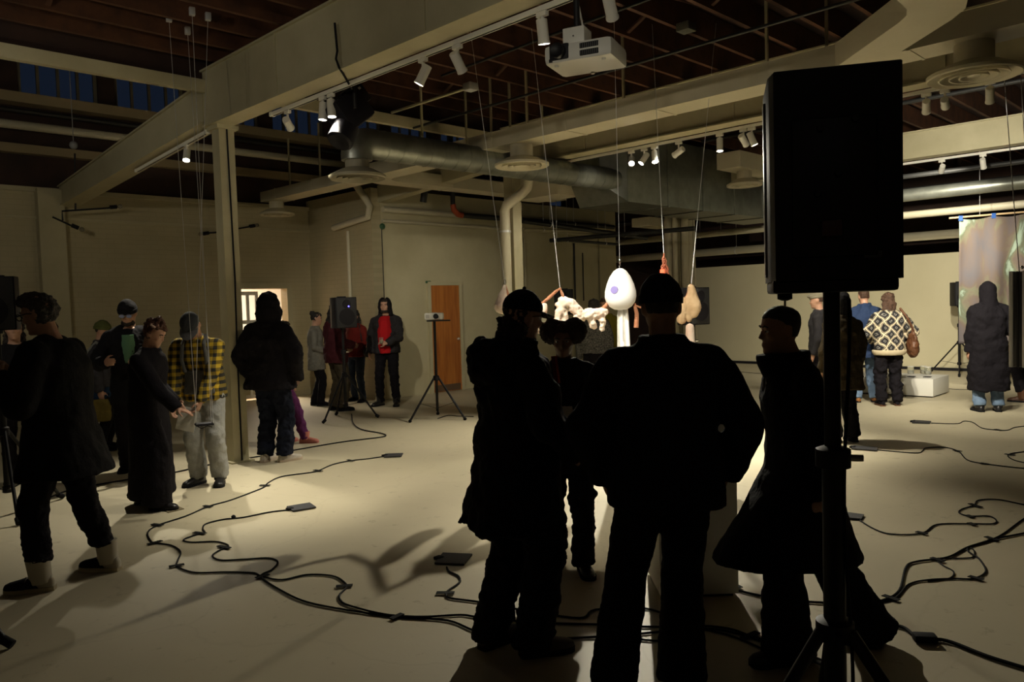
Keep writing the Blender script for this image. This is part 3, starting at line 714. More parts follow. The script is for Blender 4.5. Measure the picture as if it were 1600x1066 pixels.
def person(label, loc, face, h=1.75, d=8.0, skin='light', lean=0, head=(0, 0), feet=None, hands=None, hand_dir=None, curl=None,
           top=None, trousers=None, shoes=None, hair=None, hat=None, build=1.0, pole=None, layer=None, crook=0):
    """A standing figure. Local axes: +X the person's left, -Y where they face. Sizes are those of a 1.75 m adult, scaled to h."""
    P = thing('person', label, 'person', (loc[0], loc[1], 0), face_rot(face))
    k = h / 1.75
    near = d < 5.6
    vb = .0068 if near else (.0090 if d < 9.5 else .0115)
    vc = .0105 if near else (.012 if d < 9.5 else .014)
    la = math.radians(lean)
    def V(x, f, z): return Vector((x, -f, z)) * k
    def B(x, f, z):
        """bend of the trunk forward over the hips"""
        zb = .93
        if z <= zb or not la: return V(x, f, z)
        n_ = 6; y_, z_ = 0.0, zb; dz = (z - zb) / n_
        for i in range(n_):
            t = la * min(1, (i + .5) * dz / .30); y_ += math.sin(t) * dz; z_ += math.cos(t) * dz
        t = la * min(1, (z - zb) / .30)
        return V(x, y_ + f * math.cos(t), z_ - f * math.sin(t))
    # ---- joints
    feet = feet or ((.10, .02, 8), (-.10, -.02, 8))
    hips = (V(.09, 0, .90), V(-.09, 0, .90))
    ank, kne = [], []
    for i, (fx, ff, ta) in enumerate(feet):
        a = V(fx, ff - .02, .085)
        kn, an = ik(hips[i], a, .42 * k, .415 * k, Vector((.1 * (1 if i == 0 else -1), -1, 0)))
        ank.append(a); kne.append(kn)
    sh = (B(.172 * build, -.005, 1.375), B(-.172 * build, -.005, 1.375))
    hands = hands or {}
    elb, wri = [], []
    for i, s_ in enumerate((1, -1)):
        tgt = hands.get('LR'[i])
        w_ = V(*tgt) if tgt else (B(s_ * .225 * build, .03, 1.375) + V(s_ * 0.015, .03, -.53))
        po = (pole or {}).get('LR'[i]) or (s_ * .55, -.9, -.35)
        e_, w_ = ik(sh[i], w_, .285 * k, .265 * k, Vector((po[0], -po[1], po[2])))
        elb.append(e_); wri.append(w_)
    # ---- head frame
    hc = B(0, .035, 1.625)
    hl = la * .75
    hp, hy = math.radians(head[0]), math.radians(head[1])
    HR = Matrix.Rotation(hy, 3, 'Z') @ Matrix.Rotation(hl + hp, 3, 'X')
    nb = B(0, -.01, 1.46)
    def H(x, f, z): return hc + HR @ (Vector((x, -f, z)) * k)
    def hring(z, w, f, b_, n=20, p=.92):
        out = []
        for j in range(n):
            a = 2 * math.pi * j / n; c_, s_ = math.cos(a), math.sin(a)
            x_ = w * math.copysign(abs(c_) ** p, c_); y_ = (f if s_ > 0 else b_) * abs(s_) ** p * (1 if s_ > 0 else -1)
            out.append(H(x_, y_, z))
        return out
    # ---- the body, one continuous surface
    m = MB()
    hd_ = [(-.118, .016, .070, -.030), (-.110, .034, .082, -.012), (-.09, .051, .085, .015), (-.065, .061, .086, .045), (-.035, .068, .087, .075), (0.0, .073, .084, .092), (.03, .0755, .089, .099), (.06, .0735, .086, .098), (.085, .064, .074, .086), (.105, .045, .052, .062), (.116, .018, .022, .028)]
    m.rings([hring(z, w_, f_, max(b_, -.06) if b_ > 0 else b_ , 20) if b_ > 0 else [H(w_ * math.cos(2 * math.pi * j / 20), (f_ - b_) / 2 + b_ * 0 + (f_ + b_) * 0 + (f_ - .02) / 2 * math.sin(2 * math.pi * j / 20) , z) for j in range(20)] for z, w_, f_, b_ in hd_])
    # nose, brow, lips, chin, ears
    m.rings([[H(x_ * .010, .080, .012), H(x_ * .010, .080, .012), H(0, .092, .010)] if False else [H(-.009, .078, .014), H(.009, .078, .014), H(0, .093, .012)] for x_ in (1,)] + [[H(-.013, .078, -.018), H(.013, .078, -.018), H(0, .108, -.020)], [H(-.019, .078, -.034), H(.019, .078, -.034), H(0, .116, -.034)], [H(-.014, .078, -.044), H(.014, .078, -.044), H(0, .101, -.044)]])
    m.ell(H(0, .079, .024), (.052 * k, .014 * k, .010 * k), rot=HR)
    m.ell(H(0, .084, -.064), (.024 * k, .011 * k, .007 * k), rot=HR); m.ell(H(0, .083, -.075), (.021 * k, .011 * k, .007 * k), rot=HR)
    m.ell(H(0, .076, -.102), (.022 * k, .016 * k, .014 * k), rot=HR)
    for s_ in (1, -1):
        m.ell(H(s_ * .033, .0765, .011), (.018 * k, .010 * k, .0065 * k), rot=HR); m.ell(H(s_ * .033, .0755, -.012), (.017 * k, .009 * k, .005 * k), rot=HR)
        m.ell(H(s_ * .044, .066, -.028), (.018 * k, .018 * k, .016 * k), rot=HR)
        m.ell(H(s_ * .077, -.012, -.008), (.009 * k, .020 * k, .033 * k), rot=HR)
    m.limb([nb, nb.lerp(H(0, -.015, -.09), .5), H(0, -.012, -.07)], [.062 * k, .057 * k, .058 * k])
    tors = [(.80, .13, .09), (.86, .158, .105), (.94, .165, .112), (1.02, .150, .105), (1.10, .138, .098), (1.20, .145, .105), (1.30, .160, .112), (1.36, .155, .105), (1.42, .115, .082), (1.475, .07, .062)]
    def trings(tab, n=22, p=.85, add=(0, 0)):
        rs = []
        for row in tab:
            z, w_, dd = row[:3]; off = row[3] if len(row) > 3 else 0
            rs.append([B((w_ + add[0]) * build * math.copysign(abs(math.cos(a)) ** p, math.cos(a)), off + (dd + add[1]) * math.copysign(abs(math.sin(a)) ** p, math.sin(a)), z) for a in [2 * math.pi * j / n for j in range(n)]])
        return rs
    m.rings(trings(tors))
    for i, s_ in enumerate((1, -1)):
        m.limb([B(s_ * .06, -.01, 1.425), sh[i], elb[i], wri[i]], [.046 * k, .050 * k, .040 * k, .026 * k])
        m.limb([hips[i], kne[i], ank[i]], [.085 * k, .054 * k, .038 * k])
        fx, ff, ta = feet[i]; dirf = Vector((math.sin(math.radians(ta)) * s_, -math.cos(math.radians(ta)), 0))
        m.limb([Vector((ank[i].x, ank[i].y, .055 * k)) - dirf * .02 * k, Vector((ank[i].x, ank[i].y, .04 * k)) + dirf * .14 * k], [.028 * k, .022 * k])
        # hand: palm, four fingers, thumb
        fd = (wri[i] - elb[i]).normalized()
        hd = (hand_dir or {}).get('LR'[i])
        if hd: fd = Vector((hd[0], -hd[1], hd[2])).normalized()
        inward = Vector((-s_, -.15, 0)); pn = (inward - fd * inward.dot(fd)).normalized()     # palm looks inward
        if hd and len(hd) > 3: q_ = Vector((hd[3], -hd[4], hd[5])); pn = (q_ - fd * q_.dot(fd)).normalized()
        sd = fd.cross(pn).normalized()
        if sd.dot(Vector((0, -1, 0.35))) < 0: sd = -sd                                        # thumb side
        cu = (curl or {}).get('LR'[i], 25)
        w0 = wri[i]
        HS = 1.0 * k
        m.rings([[w0 + fd * (t * HS) + sd * (a_ * ww * HS) + pn * (b_ * hh * HS) for a_, b_ in ((-1, -.7), (-.6, -1), (.6, -1), (1, -.7), (1, .7), (.6, 1), (-.6, 1), (-1, .7))] for t, ww, hh in ((-.02, .026, .020), (.02, .034, .016), (.055, .042, .015), (.092, .041, .012))])
        for q, (off, ln) in enumerate(((.031, .072), (.0105, .080), (-.0105, .075), (-.031, .060))):
            p0 = w0 + fd * .086 * HS + sd * off * HS; ang = 0; pts = [p0]; dd = fd
            for seg in (.45, .32, .26):
                ang += math.radians(cu * (.7 + .15 * q)); dd = fd * math.cos(ang) + pn * math.sin(ang)
                pts.append(pts[-1] + dd * ln * seg * HS)
            m.limb(pts, [.0098 * HS, .0092 * HS, .0086 * HS, .0074 * HS], 8)
        t0 = w0 + fd * .022 * HS + sd * .026 * HS
        t1 = t0 + (fd * .55 + sd * .75 + pn * .35).normalized() * .038 * HS
        t2 = t1 + (fd * .85 + sd * .30 + pn * .45).normalized() * .030 * HS
        t3 = t2 + (fd * .9 + sd * .0 + pn * .5).normalized() * .026 * HS
        m.limb([t0, t1, t2, t3], [.014 * HS, .0115 * HS, .0105 * HS, .0085 * HS], 8)
    body = skin_over('body', m, SKIN[skin], P, vb, 4)
    for s_ in (1, -1):
        e = MB().ell(H(s_ * .032, .0725, -.001), (.0125 * k, .010 * k, .0095 * k), 10, 7, HR)
        eo = obj('eye', e, EYEW, P)
        obj('iris', MB().ell(H(s_ * .032, .0812, -.001), (.0058 * k, .003 * k, .0058 * k), 8, 5, HR), EYED, eo)
        obj('eyebrow', MB().limb([H(s_ * .017, .0905, .020), H(s_ * .036, .089, .025), H(s_ * .054, .078, .018)], [.0045 * k, .005 * k, .003 * k], 6), HAIRM['dark'], P)
    J = dict(P=P, k=k, V=V, B=B, H=H, HR=HR, sh=sh, elb=elb, wri=wri, hips=hips, kne=kne, ank=ank, trings=trings, vc=vc, hc=hc)
    # ---- trousers
    if trousers:
        T = dict(r=(.098, .075, .062), mat=CB, fold=.014, hem=.06, name='trousers'); T.update(trousers)
        m = MB(); m.rings(trings([(.80, .13, .105), (.88, .168, .12), (.96, .172, .122), (1.03, .16, .115)]))
        for i in (0, 1):
            an = Vector(ank[i]); lo = kne[i] + (an - kne[i]) * ((kne[i].z - T['hem'] * k) / max(.05, (kne[i].z - an.z)))
            r0, r1, r2 = [q * k for q in T['r']]
            mid = kne[i].lerp(lo, .5)
            m.tube([hips[i] + Vector((0, 0, .03)), hips[i].lerp(kne[i], .5), kne[i], mid, lo], [r0, (r0 + r1) / 2 * 1.02, r1, (r1 + r2) / 2, r2], 16)
            m.ell(hips[i], r0, 14, 8); m.ell(kne[i], r1, 14, 8)
            if T.get('stack'):
                for q in range(5): m.ell(lo + (kne[i] - lo) * (q * .11), (r2 * 1.16, r2 * 1.16, .022 * k), 14, 7)
        skin_over(T['name'], m, T['mat'], P, vc, 3, T['fold'], .07, T.get('label'))
    # ---- upper garment(s)
    for G in ([top] if isinstance(top, dict) else (top or [])):
        g = dict(name='jacket', mat=CB, hem=.82, flare=.0, bulk=.03, sl=(.072, .062, .050), fold=.022, collar=1.49, open=False, fs=.13, sleeves=True, front=0.0, back=0.0)
        g.update(G); bk = g['bulk']
        m = MB(); tab = []
        hem = g['hem']
        if hem < .93:
            fl = g['flare']
            for q in range(5):
                t = q / 5.0; z = hem + (.93 - hem) * t
                tab.append((z, .168 + bk + fl * (1 - t), .118 + bk + fl * (1 - t) * .8 + (g['front'] + g['back']) / 2 * (1 - t), (g['front'] - g['back']) / 2 * (1 - t)))
        base = [(.94, .168, .118), (1.02, .160, .114), (1.10, .154, .110), (1.20, .158, .114), (1.30, .164, .120), (1.36, .155, .114), (1.42, .118, .10), (1.46, .088, .08)]
        for z, w_, dd in base:
            if z < hem: continue
            q = 1.0 if z < 1.36 else (.7 if z < 1.45 else .35)
            tab.append((z, w_ + bk * q, dd + bk * q))
        c_ = g['collar']
        if c_ > 1.47: tab += [(1.475, .088 + bk * .3, .08 + bk * .3, .0), (c_, .078 + bk * .3, .075 + bk * .3, .01)]
        m.rings(trings(tab))
        if g['sleeves']:
            r0, r1, r2 = [q * k for q in g['sl']]
            for i, s_ in enumerate((1, -1)):
                e1 = elb[i]; w1 = wri[i] + (wri[i] - e1).normalized() * (.012 * k)
                m.limb([B(s_ * .065, -.008, 1.425), sh[i], sh[i].lerp(e1, .5), e1, e1.lerp(w1, .5)], [r0 * .78, r0, (r0 + r1) * .52, r1, (r1 + r2) * .5], 14)
                m.tube([e1.lerp(w1, .45), w1], [(r1 + r2) * .5, r2], 14)
        go = skin_over(g['name'], m, g['mat'], P, vc, 4, g['fold'], g['fs'], g.get('label'))
    # ---- shoes
    sd_ = dict(mat=CB, sole=RUBBER, kind='shoe', L=.275, name='shoe'); sd_.update(shoes or {})
    for i, s_ in enumerate((1, -1)):
        fx, ff, ta = feet[i]; A_ = math.radians(ta) * s_
        fdir = Vector((math.sin(A_), -math.cos(A_), 0)); side = Vector((fdir.y, -fdir.x, 0))
        o0 = Vector((ank[i].x, ank[i].y, 0)) - fdir * .075 * k
        tabs = [(0, .018, .045), (.012, .030, .075), (.05, .037, .082), (.10, .037, .088), (.15, .043, .072), (.20, .048, .058), (.245, .042, .048), (.268, .026, .038), (.275, .012, .026)]
        rs, so = [], []
        for t, w_, hh in tabs:
            c0 = o0 + fdir * t * k
            rs.append([c0 + side * (w_ * k * math.cos(a)) + Vector((0, 0, (.022 + max(0, hh - .012) * max(0, math.sin(a)) ** .7) * k)) for a in [math.pi * j / 9 for j in range(10)]] + [c0 + side * (-w_ * k * .6) + Vector((0, 0, .016 * k)), c0 + side * (w_ * k * .6) + Vector((0, 0, .016 * k))])
            so.append([c0 + side * (x_ * (w_ + .006) * k) + Vector((0, 0, z_ * k)) for x_, z_ in ((1, 0.001), (1, .026), (-1, .026), (-1, 0.001))])
        mm = MB().rings(rs)
        shaft = {'shoe': .10, 'boot': .17, 'high': .19}[sd_['kind']]
        mm.tube([Vector((ank[i].x, ank[i].y, .05 * k)), Vector((ank[i].x, ank[i].y, shaft * k)) + fdir * (.0 if sd_['kind'] == 'shoe' else .012 * k)], [.046 * k if sd_['kind'] == 'shoe' else .058 * k, .046 * k if sd_['kind'] == 'shoe' else .066 * k], 14)
        so_ = obj(sd_['name'], mm, sd_['mat'], P, 50)
        obj('sole', MB().rings(so), sd_['sole'], so_, 40)
        if sd_['kind'] != 'boot':
            for q in range(4):
                zz = (.075 - q * .008) * k; cc = o0 + fdir * (.135 + q * .02) * k
                obj('lace', MB().tube([cc + side * .022 * k + Vector((0, 0, zz)), cc + Vector((0, 0, zz + .016 * k)), cc - side * .022 * k + Vector((0, 0, zz))], .004 * k, 5), sd_.get('lace', sd_['sole']), so_)
        if sd_.get('panel'):
            for q in (1, -1): obj('side_panel', MB().rings([[o0 + fdir * t * k + side * q * w_ * k + Vector((0, 0, z_ * k)) for t, z_, w_ in ((.075, .03, .044 + e_), (.17, .03, .047 + e_), (.13, .09, .042 + e_))] for e_ in (0, .006)]), sd_['panel'], so_)
            obj('toe_panel', MB().rings([[p + (p - (o0 + fdir * t * k + Vector((0, 0, .03)))).normalized() * .003 for p in r_[:10]] for (t, w_, hh), r_ in list(zip(tabs, rs))[4:9]], cap=False), sd_['panel'], so_)
    # ---- hair and head wear
    if hair:
        kind, hm = hair
        m = MB()
        def shell(z0, zs, grow, fl, fh=None, backx=0.0):
            if hat: grow = .003
            tab = []
            for z, w_, f_, b_ in hd_:
                if z < z0: continue
                ff = (fl if z < zs else f_ + grow)
                tab.append((z, w_ + grow, ff, max(b_, .03) + grow + backx))
            rs = []
            for z, w_, f_, b_ in tab:
                n_ = 22; out = []
                for j in range(n_):
                    a = 2 * math.pi * j / n_; cx, sx = math.cos(a), math.sin(a)
                    y_ = b_ * sx if sx < 0 else (f_ * sx)
                    if f_ < 0 and sx >= 0: y_ = f_ * (1 - 0) * (sx)
                    out.append(H(w_ * cx, y_, z))
                rs.append(out)
            top_ = tab[-1]
            rs.append([H(.004 * math.cos(2 * math.pi * j / 22), .004 * math.sin(2 * math.pi * j / 22) - .005, .117 + grow) for j in range(22)])
            m.rings(rs)
        fold, fsc, vx = .012, .03, .008
        if kind == 'short': shell(-.06, .055, .012, .004); fold = .016
        elif kind == 'quiff':
            shell(-.065, .05, .012, .004); m.ell(H(0, .045, .106), (.058 * k, .052 * k, .030 * k), rot=HR); m.ell(H(0.01, .085, .092), (.04 * k, .022 * k, .020 * k), rot=HR); m.ell(H(-.02, .06, .118), (.03 * k, .03 * k, .022 * k), rot=HR); fold, fsc = .024, .035
        elif kind == 'buzz': shell(-.05, .05, .004, .004); fold = .002
        elif kind == 'bun':
            shell(-.06, .05, .010, .008); m.ell(H(0, -.085, .095), (.05 * k, .05 * k, .045 * k), rot=HR); fold = .02
        elif kind == 'crown_bun':
            shell(-.06, .05, .010, .008); m.ell(H(0, .0, .125), (.05 * k, .06 * k, .035 * k), rot=HR); m.ell(H(0, -.07, .08), (.05 * k, .045 * k, .05 * k), rot=HR); fold = .03
        elif kind == 'puffs':
            shell(-.06, .055, .012, .004)
            for s_ in (1, -1): m.ell(H(s_ * .078, -.005, .055), (.085 * k, .080 * k, .090 * k), rot=HR)
            fold, fsc = .016, .02
        elif kind in ('long', 'wavy'):
            shell(-.06, .05, .018, .008)
            L_ = .30 if kind == 'long' else .24
            m.rings([[H(w_ * math.cos(a), -b_ + dd * math.sin(a), z) for a in [2 * math.pi * j / 16 for j in range(16)]] for z, w_, b_, dd in ((.05, .085, .035, .075), (-.05, .095, .05, .07), (-.12, .10, .065, .06), (-.18, .098, .07, .05), (-L_, .07, .07, .035))])
            fold, fsc = .03, .05
        elif kind == 'nape':
            shell(-.09, .05, .014, -.01)
            for q in range(14):
                a = random.uniform(-1.2, 1.2); m.ell(H(.088 * math.sin(a), -.09 * math.cos(a) - .012, random.uniform(-.11, -.03)), .026 * k)
            fold, fsc = .016, .02
        if hat and kind in ('short', 'buzz'): fold = .002
        if m.v: skin_over('hair', m, HAIRM[hm], P, max(vb, vx), 1, fold, fsc)
    if hat:
        kind, hm = hat[0], hat[1]
        m = MB()
        def dome(z0, grow, top_, tilt=0.0, n=24):
            rs = []
            tab = [(z0, .0765 + grow, .09 + grow, .10 + grow), (.06, .076 + grow, .09 + grow, .10 + grow), (.085, .068 + grow, .078 + grow, .09 + grow), (.108, .05 + grow, .058 + grow, .068 + grow), (top_ - .008, .03 + grow * .6, .034 + grow * .6, .04 + grow * .6), (top_, .006, .006, .008)]
            for z, w_, f_, b_ in tab:
                rs.append([H(w_ * math.cos(a), (f_ if math.sin(a) > 0 else b_) * math.sin(a), z - tilt * ((f_ if math.sin(a) > 0 else -b_) * 0)) for a in [2 * math.pi * j / n for j in range(n)]])
            m.rings(rs)
        if kind == 'beanie':
            dome(.015, .014, .142); ho = skin_over('beanie', m, hm, P, .007 if near else .009, 3, .004, .05)
            cu = MB().rings([[H(w_ * math.cos(a), (f_ if math.sin(a) > 0 else b_) * math.sin(a), z) for a in [2 * math.pi * j / 24 for j in range(24)]] for z, w_, f_, b_ in ((.010, .092, .106, .116), (.045, .0945, .108, .118), (.050, .0900, .104, .114), (.012, .085, .098, .108))], cap=False, closed=True)
            obj('cuff', cu, hm, ho)
        elif kind == 'cap':
            dome(.028, .010, .138); ho = skin_over('cap', m, hm, P, .007 if near else .009, 3)
            br = [[H(x_ * .078, .070 + .088 * math.sqrt(max(0, 1 - (x_ * .97) ** 2)) * t + .014 * (1 - t), .034 - .020 * t - .016 * x_ * x_ + dz) for dz in (.0, .006)] for t in (0, 1) for x_ in (0,)]
            top_r = [H(x_ * .080, .060 + (.118 * math.sqrt(max(0.0, 1 - (x_ * .93) ** 2))) , .030 - .018 * (1 - x_ * x_) - .014 * x_ * x_) for x_ in [q / 8 for q in range(-8, 9)]]
            in_r = [H(x_ * .080, .045 + .035 * math.sqrt(max(0, 1 - x_ * x_)), .036 - .010 * x_ * x_) for x_ in [q / 8 for q in range(-8, 9)]]
            up = HR @ Vector((0, 0, .006 * k))
            mb = MB(); n_ = 17; vs = [p for p in in_r] + [p for p in top_r] + [p + up for p in in_r] + [p + up for p in top_r]
            fs = []
            for q in range(n_ - 1):
                fs += [(q, q + 1, n_ + q + 1, n_ + q), (2 * n_ + q, 3 * n_ + q, 3 * n_ + q + 1, 2 * n_ + q + 1), (n_ + q, n_ + q + 1, 3 * n_ + q + 1, 3 * n_ + q)]
            mb.add(vs, fs)
            obj('brim', mb, hat[2] if len(hat) > 2 else hm, ho)
            obj('button', MB().ell(H(0, -.005, .140), .010 * k, 8, 6), hm, ho)
        elif kind == 'flatcap':
            dome(.03, .013, .122); m.ell(H(0, .06, .068), (.085 * k, .075 * k, .022 * k), rot=HR); m.ell(H(0, 0, .09), (.092 * k, .115 * k, .034 * k), rot=HR); skin_over('flat_cap', m, hm, P, .009, 3)
        elif kind == 'brimhat':
            dome(.03, .012, .15); ho = skin_over('hat', m, hm, P, .009, 2)
            obj('hat_brim', MB().rings([[H(r_ * math.cos(a), r_ * 1.12 * math.sin(a) - .003, z) for a in [2 * math.pi * j / 28 for j in range(28)]] for r_, z in ((.075, .040), (.155, .030), (.155, .036), (.075, .047))], cap=False, closed=True), hm, ho)
        elif kind == 'hood':
            rs = []
            for z, w_, f_, b_ in ((-.20, .13, .06, .14), (-.14, .115, .045, .135), (-.08, .103, .055, .135), (-.02, .103, .075, .135), (.04, .102, .088, .135), (.09, .090, .085, .118), (.125, .065, .062, .085), (.147, .02, .02, .03)):
                rs.append([H(w_ * math.cos(a), (f_ if math.sin(a) > 0 else b_) * math.sin(a), z) for a in [2 * math.pi * j / 24 for j in range(24)]])
            m.rings(rs)
            cut = hat[2] if len(hat) > 2 else 1
            if cut:        # leave the face open
                m = MB()
                arc = [math.radians(a) for a in range(135, 406, 15)]
                ro, ri = [], []
                for z, w_, f_, b_ in ((-.17, .125, .06, .14), (-.12, .112, .055, .135), (-.06, .103, .075, .135), (0.0, .103, .090, .135), (.05, .100, .098, .133), (.09, .088, .098, .118), (.122, .062, .085, .085), (.143, .02, .05, .03)):
                    o_ = 34 if z < .11 else 80
                    ang = [math.radians(90 + o_ + (360 - 2 * o_) * q / 20) for q in range(21)]
                    ro.append([H(w_ * math.cos(a) * 1.05, (f_ if math.sin(a) > 0 else b_) * math.sin(a), z) for a in ang])
                    ri.append([H((w_ - .022) * math.cos(a), (f_ if math.sin(a) > 0 else b_ - .022) * math.sin(a), z) for a in ang])
                m.rings([a_ + list(reversed(b_)) for a_, b_ in zip(ro, ri)])
            skin_over('hood', m, hm, P, vc, 2, .014, .09)
    return J

def glasses(J, m=BLACKP, lens=None):
    P, H, HR, k = J['P'], J['H'], J['HR'], J['k']
    g = MB()
    for s_ in (1, -1):
        g.tube([H(s_ * .033 + .026 * math.cos(a), .106, .0 + .019 * math.sin(a)) for a in [2 * math.pi * j / 16 for j in range(16)]], .0036 * k, 6, closed=True)
        g.tube([H(s_ * .058, .104, .006), H(s_ * .079, .03, .008), H(s_ * .081, -.02, -.004)], .0034 * k, 6)
    g.tube([H(-.009, .108, .004), H(.009, .108, .004)], .003 * k, 6)
    go = obj('glasses', g, m, P)
    for s_ in (1, -1):
        obj('lens', MB().rings([[H(s_ * .033 + r_ * 1.35 * math.cos(a), .106, r_ * math.sin(a)) for a in [2 * math.pi * j / 16 for j in range(16)]] for r_ in (.0175, .001)], cap=False), lens or GLASS, go)
def strap(J, pts, m, w=.035, name='strap', parent=None):
    mb = MB(); mb.tube(pts, w / 2, 8)
    return obj(name, mb, m, parent or J['P'])
def foot(px, py): return on_z(px, py, 0)

# ---- patterned fabrics
def plaid():
    m = bpy.data.materials.new('cloth_plaid'); m.use_nodes = True; nt = m.node_tree; b = nt.nodes['Principled BSDF']
    tc = N(nt, 'ShaderNodeTexCoord'); sp = N(nt, 'ShaderNodeSeparateXYZ'); nt.links.new(tc.outputs['Object'], sp.inputs[0])
    outs = []
    for ax in (0, 2):
        mu = N(nt, 'ShaderNodeMath', operation='MULTIPLY'); mu.inputs[1].default_value = 15.0; nt.links.new(sp.outputs[ax], mu.inputs[0])
        fr = N(nt, 'ShaderNodeMath', operation='FRACT'); nt.links.new(mu.outputs[0], fr.inputs[0])
        gt = N(nt, 'ShaderNodeMath', operation='GREATER_THAN'); gt.inputs[1].default_value = .5; nt.links.new(fr.outputs[0], gt.inputs[0]); outs.append(gt)
    ad = N(nt, 'ShaderNodeMath', operation='ADD'); nt.links.new(outs[0].outputs[0], ad.inputs[0]); nt.links.new(outs[1].outputs[0], ad.inputs[1])
    hf = N(nt, 'ShaderNodeMath', operation='MULTIPLY'); hf.inputs[1].default_value = .5; nt.links.new(ad.outputs[0], hf.inputs[0])
    rp = N(nt, 'ShaderNodeValToRGB'); rp.color_ramp.interpolation = 'CONSTANT'
    rp.color_ramp.elements[0].color = (0.50, 0.33, 0.015, 1); rp.color_ramp.elements[1].position = .75; rp.color_ramp.elements[1].color = (0.012, 0.012, 0.010, 1)
    e = rp.color_ramp.elements.new(.25); e.color = (0.17, 0.115, 0.010, 1)
    nt.links.new(hf.outputs[0], rp.inputs[0]); nt.links.new(rp.outputs[0], b.inputs['Base Color']); b.inputs['Roughness'].default_value = .9
    return m
def diamond_knit():
    m = bpy.data.materials.new('cloth_diamond_knit'); m.use_nodes = True; nt = m.node_tree; b = nt.nodes['Principled BSDF']
    tc = N(nt, 'ShaderNodeTexCoord'); nz = N(nt, 'ShaderNodeTexNoise'); nz.inputs['Scale'].default_value = 9; nz.inputs['Detail'].default_value = 2
    nt.links.new(tc.outputs['Object'], nz.inputs['Vector'])
    sp = N(nt, 'ShaderNodeSeparateXYZ'); nt.links.new(tc.outputs['Object'], sp.inputs[0])
    w_ = N(nt, 'ShaderNodeMath', operation='MULTIPLY_ADD'); w_.inputs[1].default_value = .10; nt.links.new(nz.outputs['Fac'], w_.inputs[0]); nt.links.new(sp.outputs[0], w_.inputs[2])
    fs = []
    for s_ in (1, -1):
        zz = N(nt, 'ShaderNodeMath', operation='MULTIPLY'); zz.inputs[1].default_value = .8 * s_; nt.links.new(sp.outputs[2], zz.inputs[0])
        a = N(nt, 'ShaderNodeMath', operation='ADD'); nt.links.new(w_.outputs[0], a.inputs[0]); nt.links.new(zz.outputs[0], a.inputs[1])
        mu = N(nt, 'ShaderNodeMath', operation='MULTIPLY'); mu.inputs[1].default_value = 6.6; nt.links.new(a.outputs[0], mu.inputs[0])
        fr = N(nt, 'ShaderNodeMath', operation='FRACT'); nt.links.new(mu.outputs[0], fr.inputs[0])
        sb = N(nt, 'ShaderNodeMath', operation='SUBTRACT'); sb.inputs[1].default_value = .5; nt.links.new(fr.outputs[0], sb.inputs[0])
        ab = N(nt, 'ShaderNodeMath', operation='ABSOLUTE'); nt.links.new(sb.outputs[0], ab.inputs[0]); fs.append(ab)
    mn = N(nt, 'ShaderNodeMath', operation='MINIMUM'); nt.links.new(fs[0].outputs[0], mn.inputs[0]); nt.links.new(fs[1].outputs[0], mn.inputs[1])
    rp = N(nt, 'ShaderNodeValToRGB'); rp.color_ramp.interpolation = 'CONSTANT'
    rp.color_ramp.elements[0].color = (0.62, 0.52, 0.36, 1); rp.color_ramp.elements[1].position = .06; rp.color_ramp.elements[1].color = (0.012, 0.011, 0.013, 1)
    for p_, c_ in ((.125, (.55, .47, .33, 1)), (.15, (.012, .011, .013, 1)), (.34, (.02, .02, .022, 1)), (.38, (.30, .28, .25, 1)), (.42, (.02, .02, .02, 1))):
        e = rp.color_ramp.elements.new(p_); e.color = c_
    nt.links.new(mn.outputs[0], rp.inputs[0]); nt.links.new(rp.outputs[0], b.inputs['Base Color']); b.inputs['Roughness'].default_value = .95
    return m
PLAID = plaid(); KNIT = diamond_knit()
SNEAKW = mat('sneaker_white', (.55, .50, .42), .6, col2=(.42, .36, .30), nscale=30)
TANLEATHER = mat('tan_leather', (.30, .12, .03), .5)
BROWNLEATHER = mat('brown_leather', (.11, .042, .016), .5, col2=(.08, .03, .012), nscale=12, bump=.2)
BLACKLEATHER = mat('black_leather', (.012, .011, .012), .35)

# ---- the four silhouettes in front
J = person('man in black beanie and jacket seen from behind, in the middle of the front', on_z(1047, 1072), 2, 1.735, 3.35, 'tan', build=1.10,
           head=(4, 0), feet=((.235, .0, 8), (-.05, .02, 8)), hands={'L': (.26, .07, .90), 'R': (-.27, .07, .90)}, pole={'L': (.9, -.7, 0), 'R': (-.9, -.7, 0)},
           top=dict(mat=CB, hem=.79, bulk=.045, flare=.015, sl=(.086, .084, .066), fold=.022, fs=.2, collar=1.51), trousers=dict(mat=CB, r=(.115, .088, .106), hem=.03, fold=.010),
           hair=('buzz', 'dark'), hat=('beanie', CB2), shoes=dict(kind='boot', mat=BLACKLEATHER))
J = person('man in black cap and glasses wearing a long black parka, left of the beanie man', on_z(814, 1010), 62, 1.70, 3.75, 'light', lean=3, head=(6, 6),
           feet=((.08, -.10, 15), (-.12, .03, 12)), hands={'L': (.14, .26, 1.04), 'R': (-.22, .20, .98)}, pole={'L': (.6, -.8, -.3), 'R': (-.9, -.8, -.2)},
           top=dict(mat=CB, hem=.62, bulk=.055, flare=.05, sl=(.084, .078, .060), fold=.034, collar=1.52, back=.06), trousers=dict(mat=CB, r=(.115, .098, .088), hem=.05, fold=.022, stack=True),
           hair=('nape', 'dark'), hat=('cap', CB), shoes=dict(kind='boot', mat=mat('boot_brown', (.028, .018, .012), .6)), build=1.05)
glasses(J, mat('tortoise', (.12, .03, .012), .3), mat('lens_clear', (.8, .8, .8), .05, trans=1.0))  # plain clear glass in a tortoise frame
B_, P_ = J['B'], J['P']
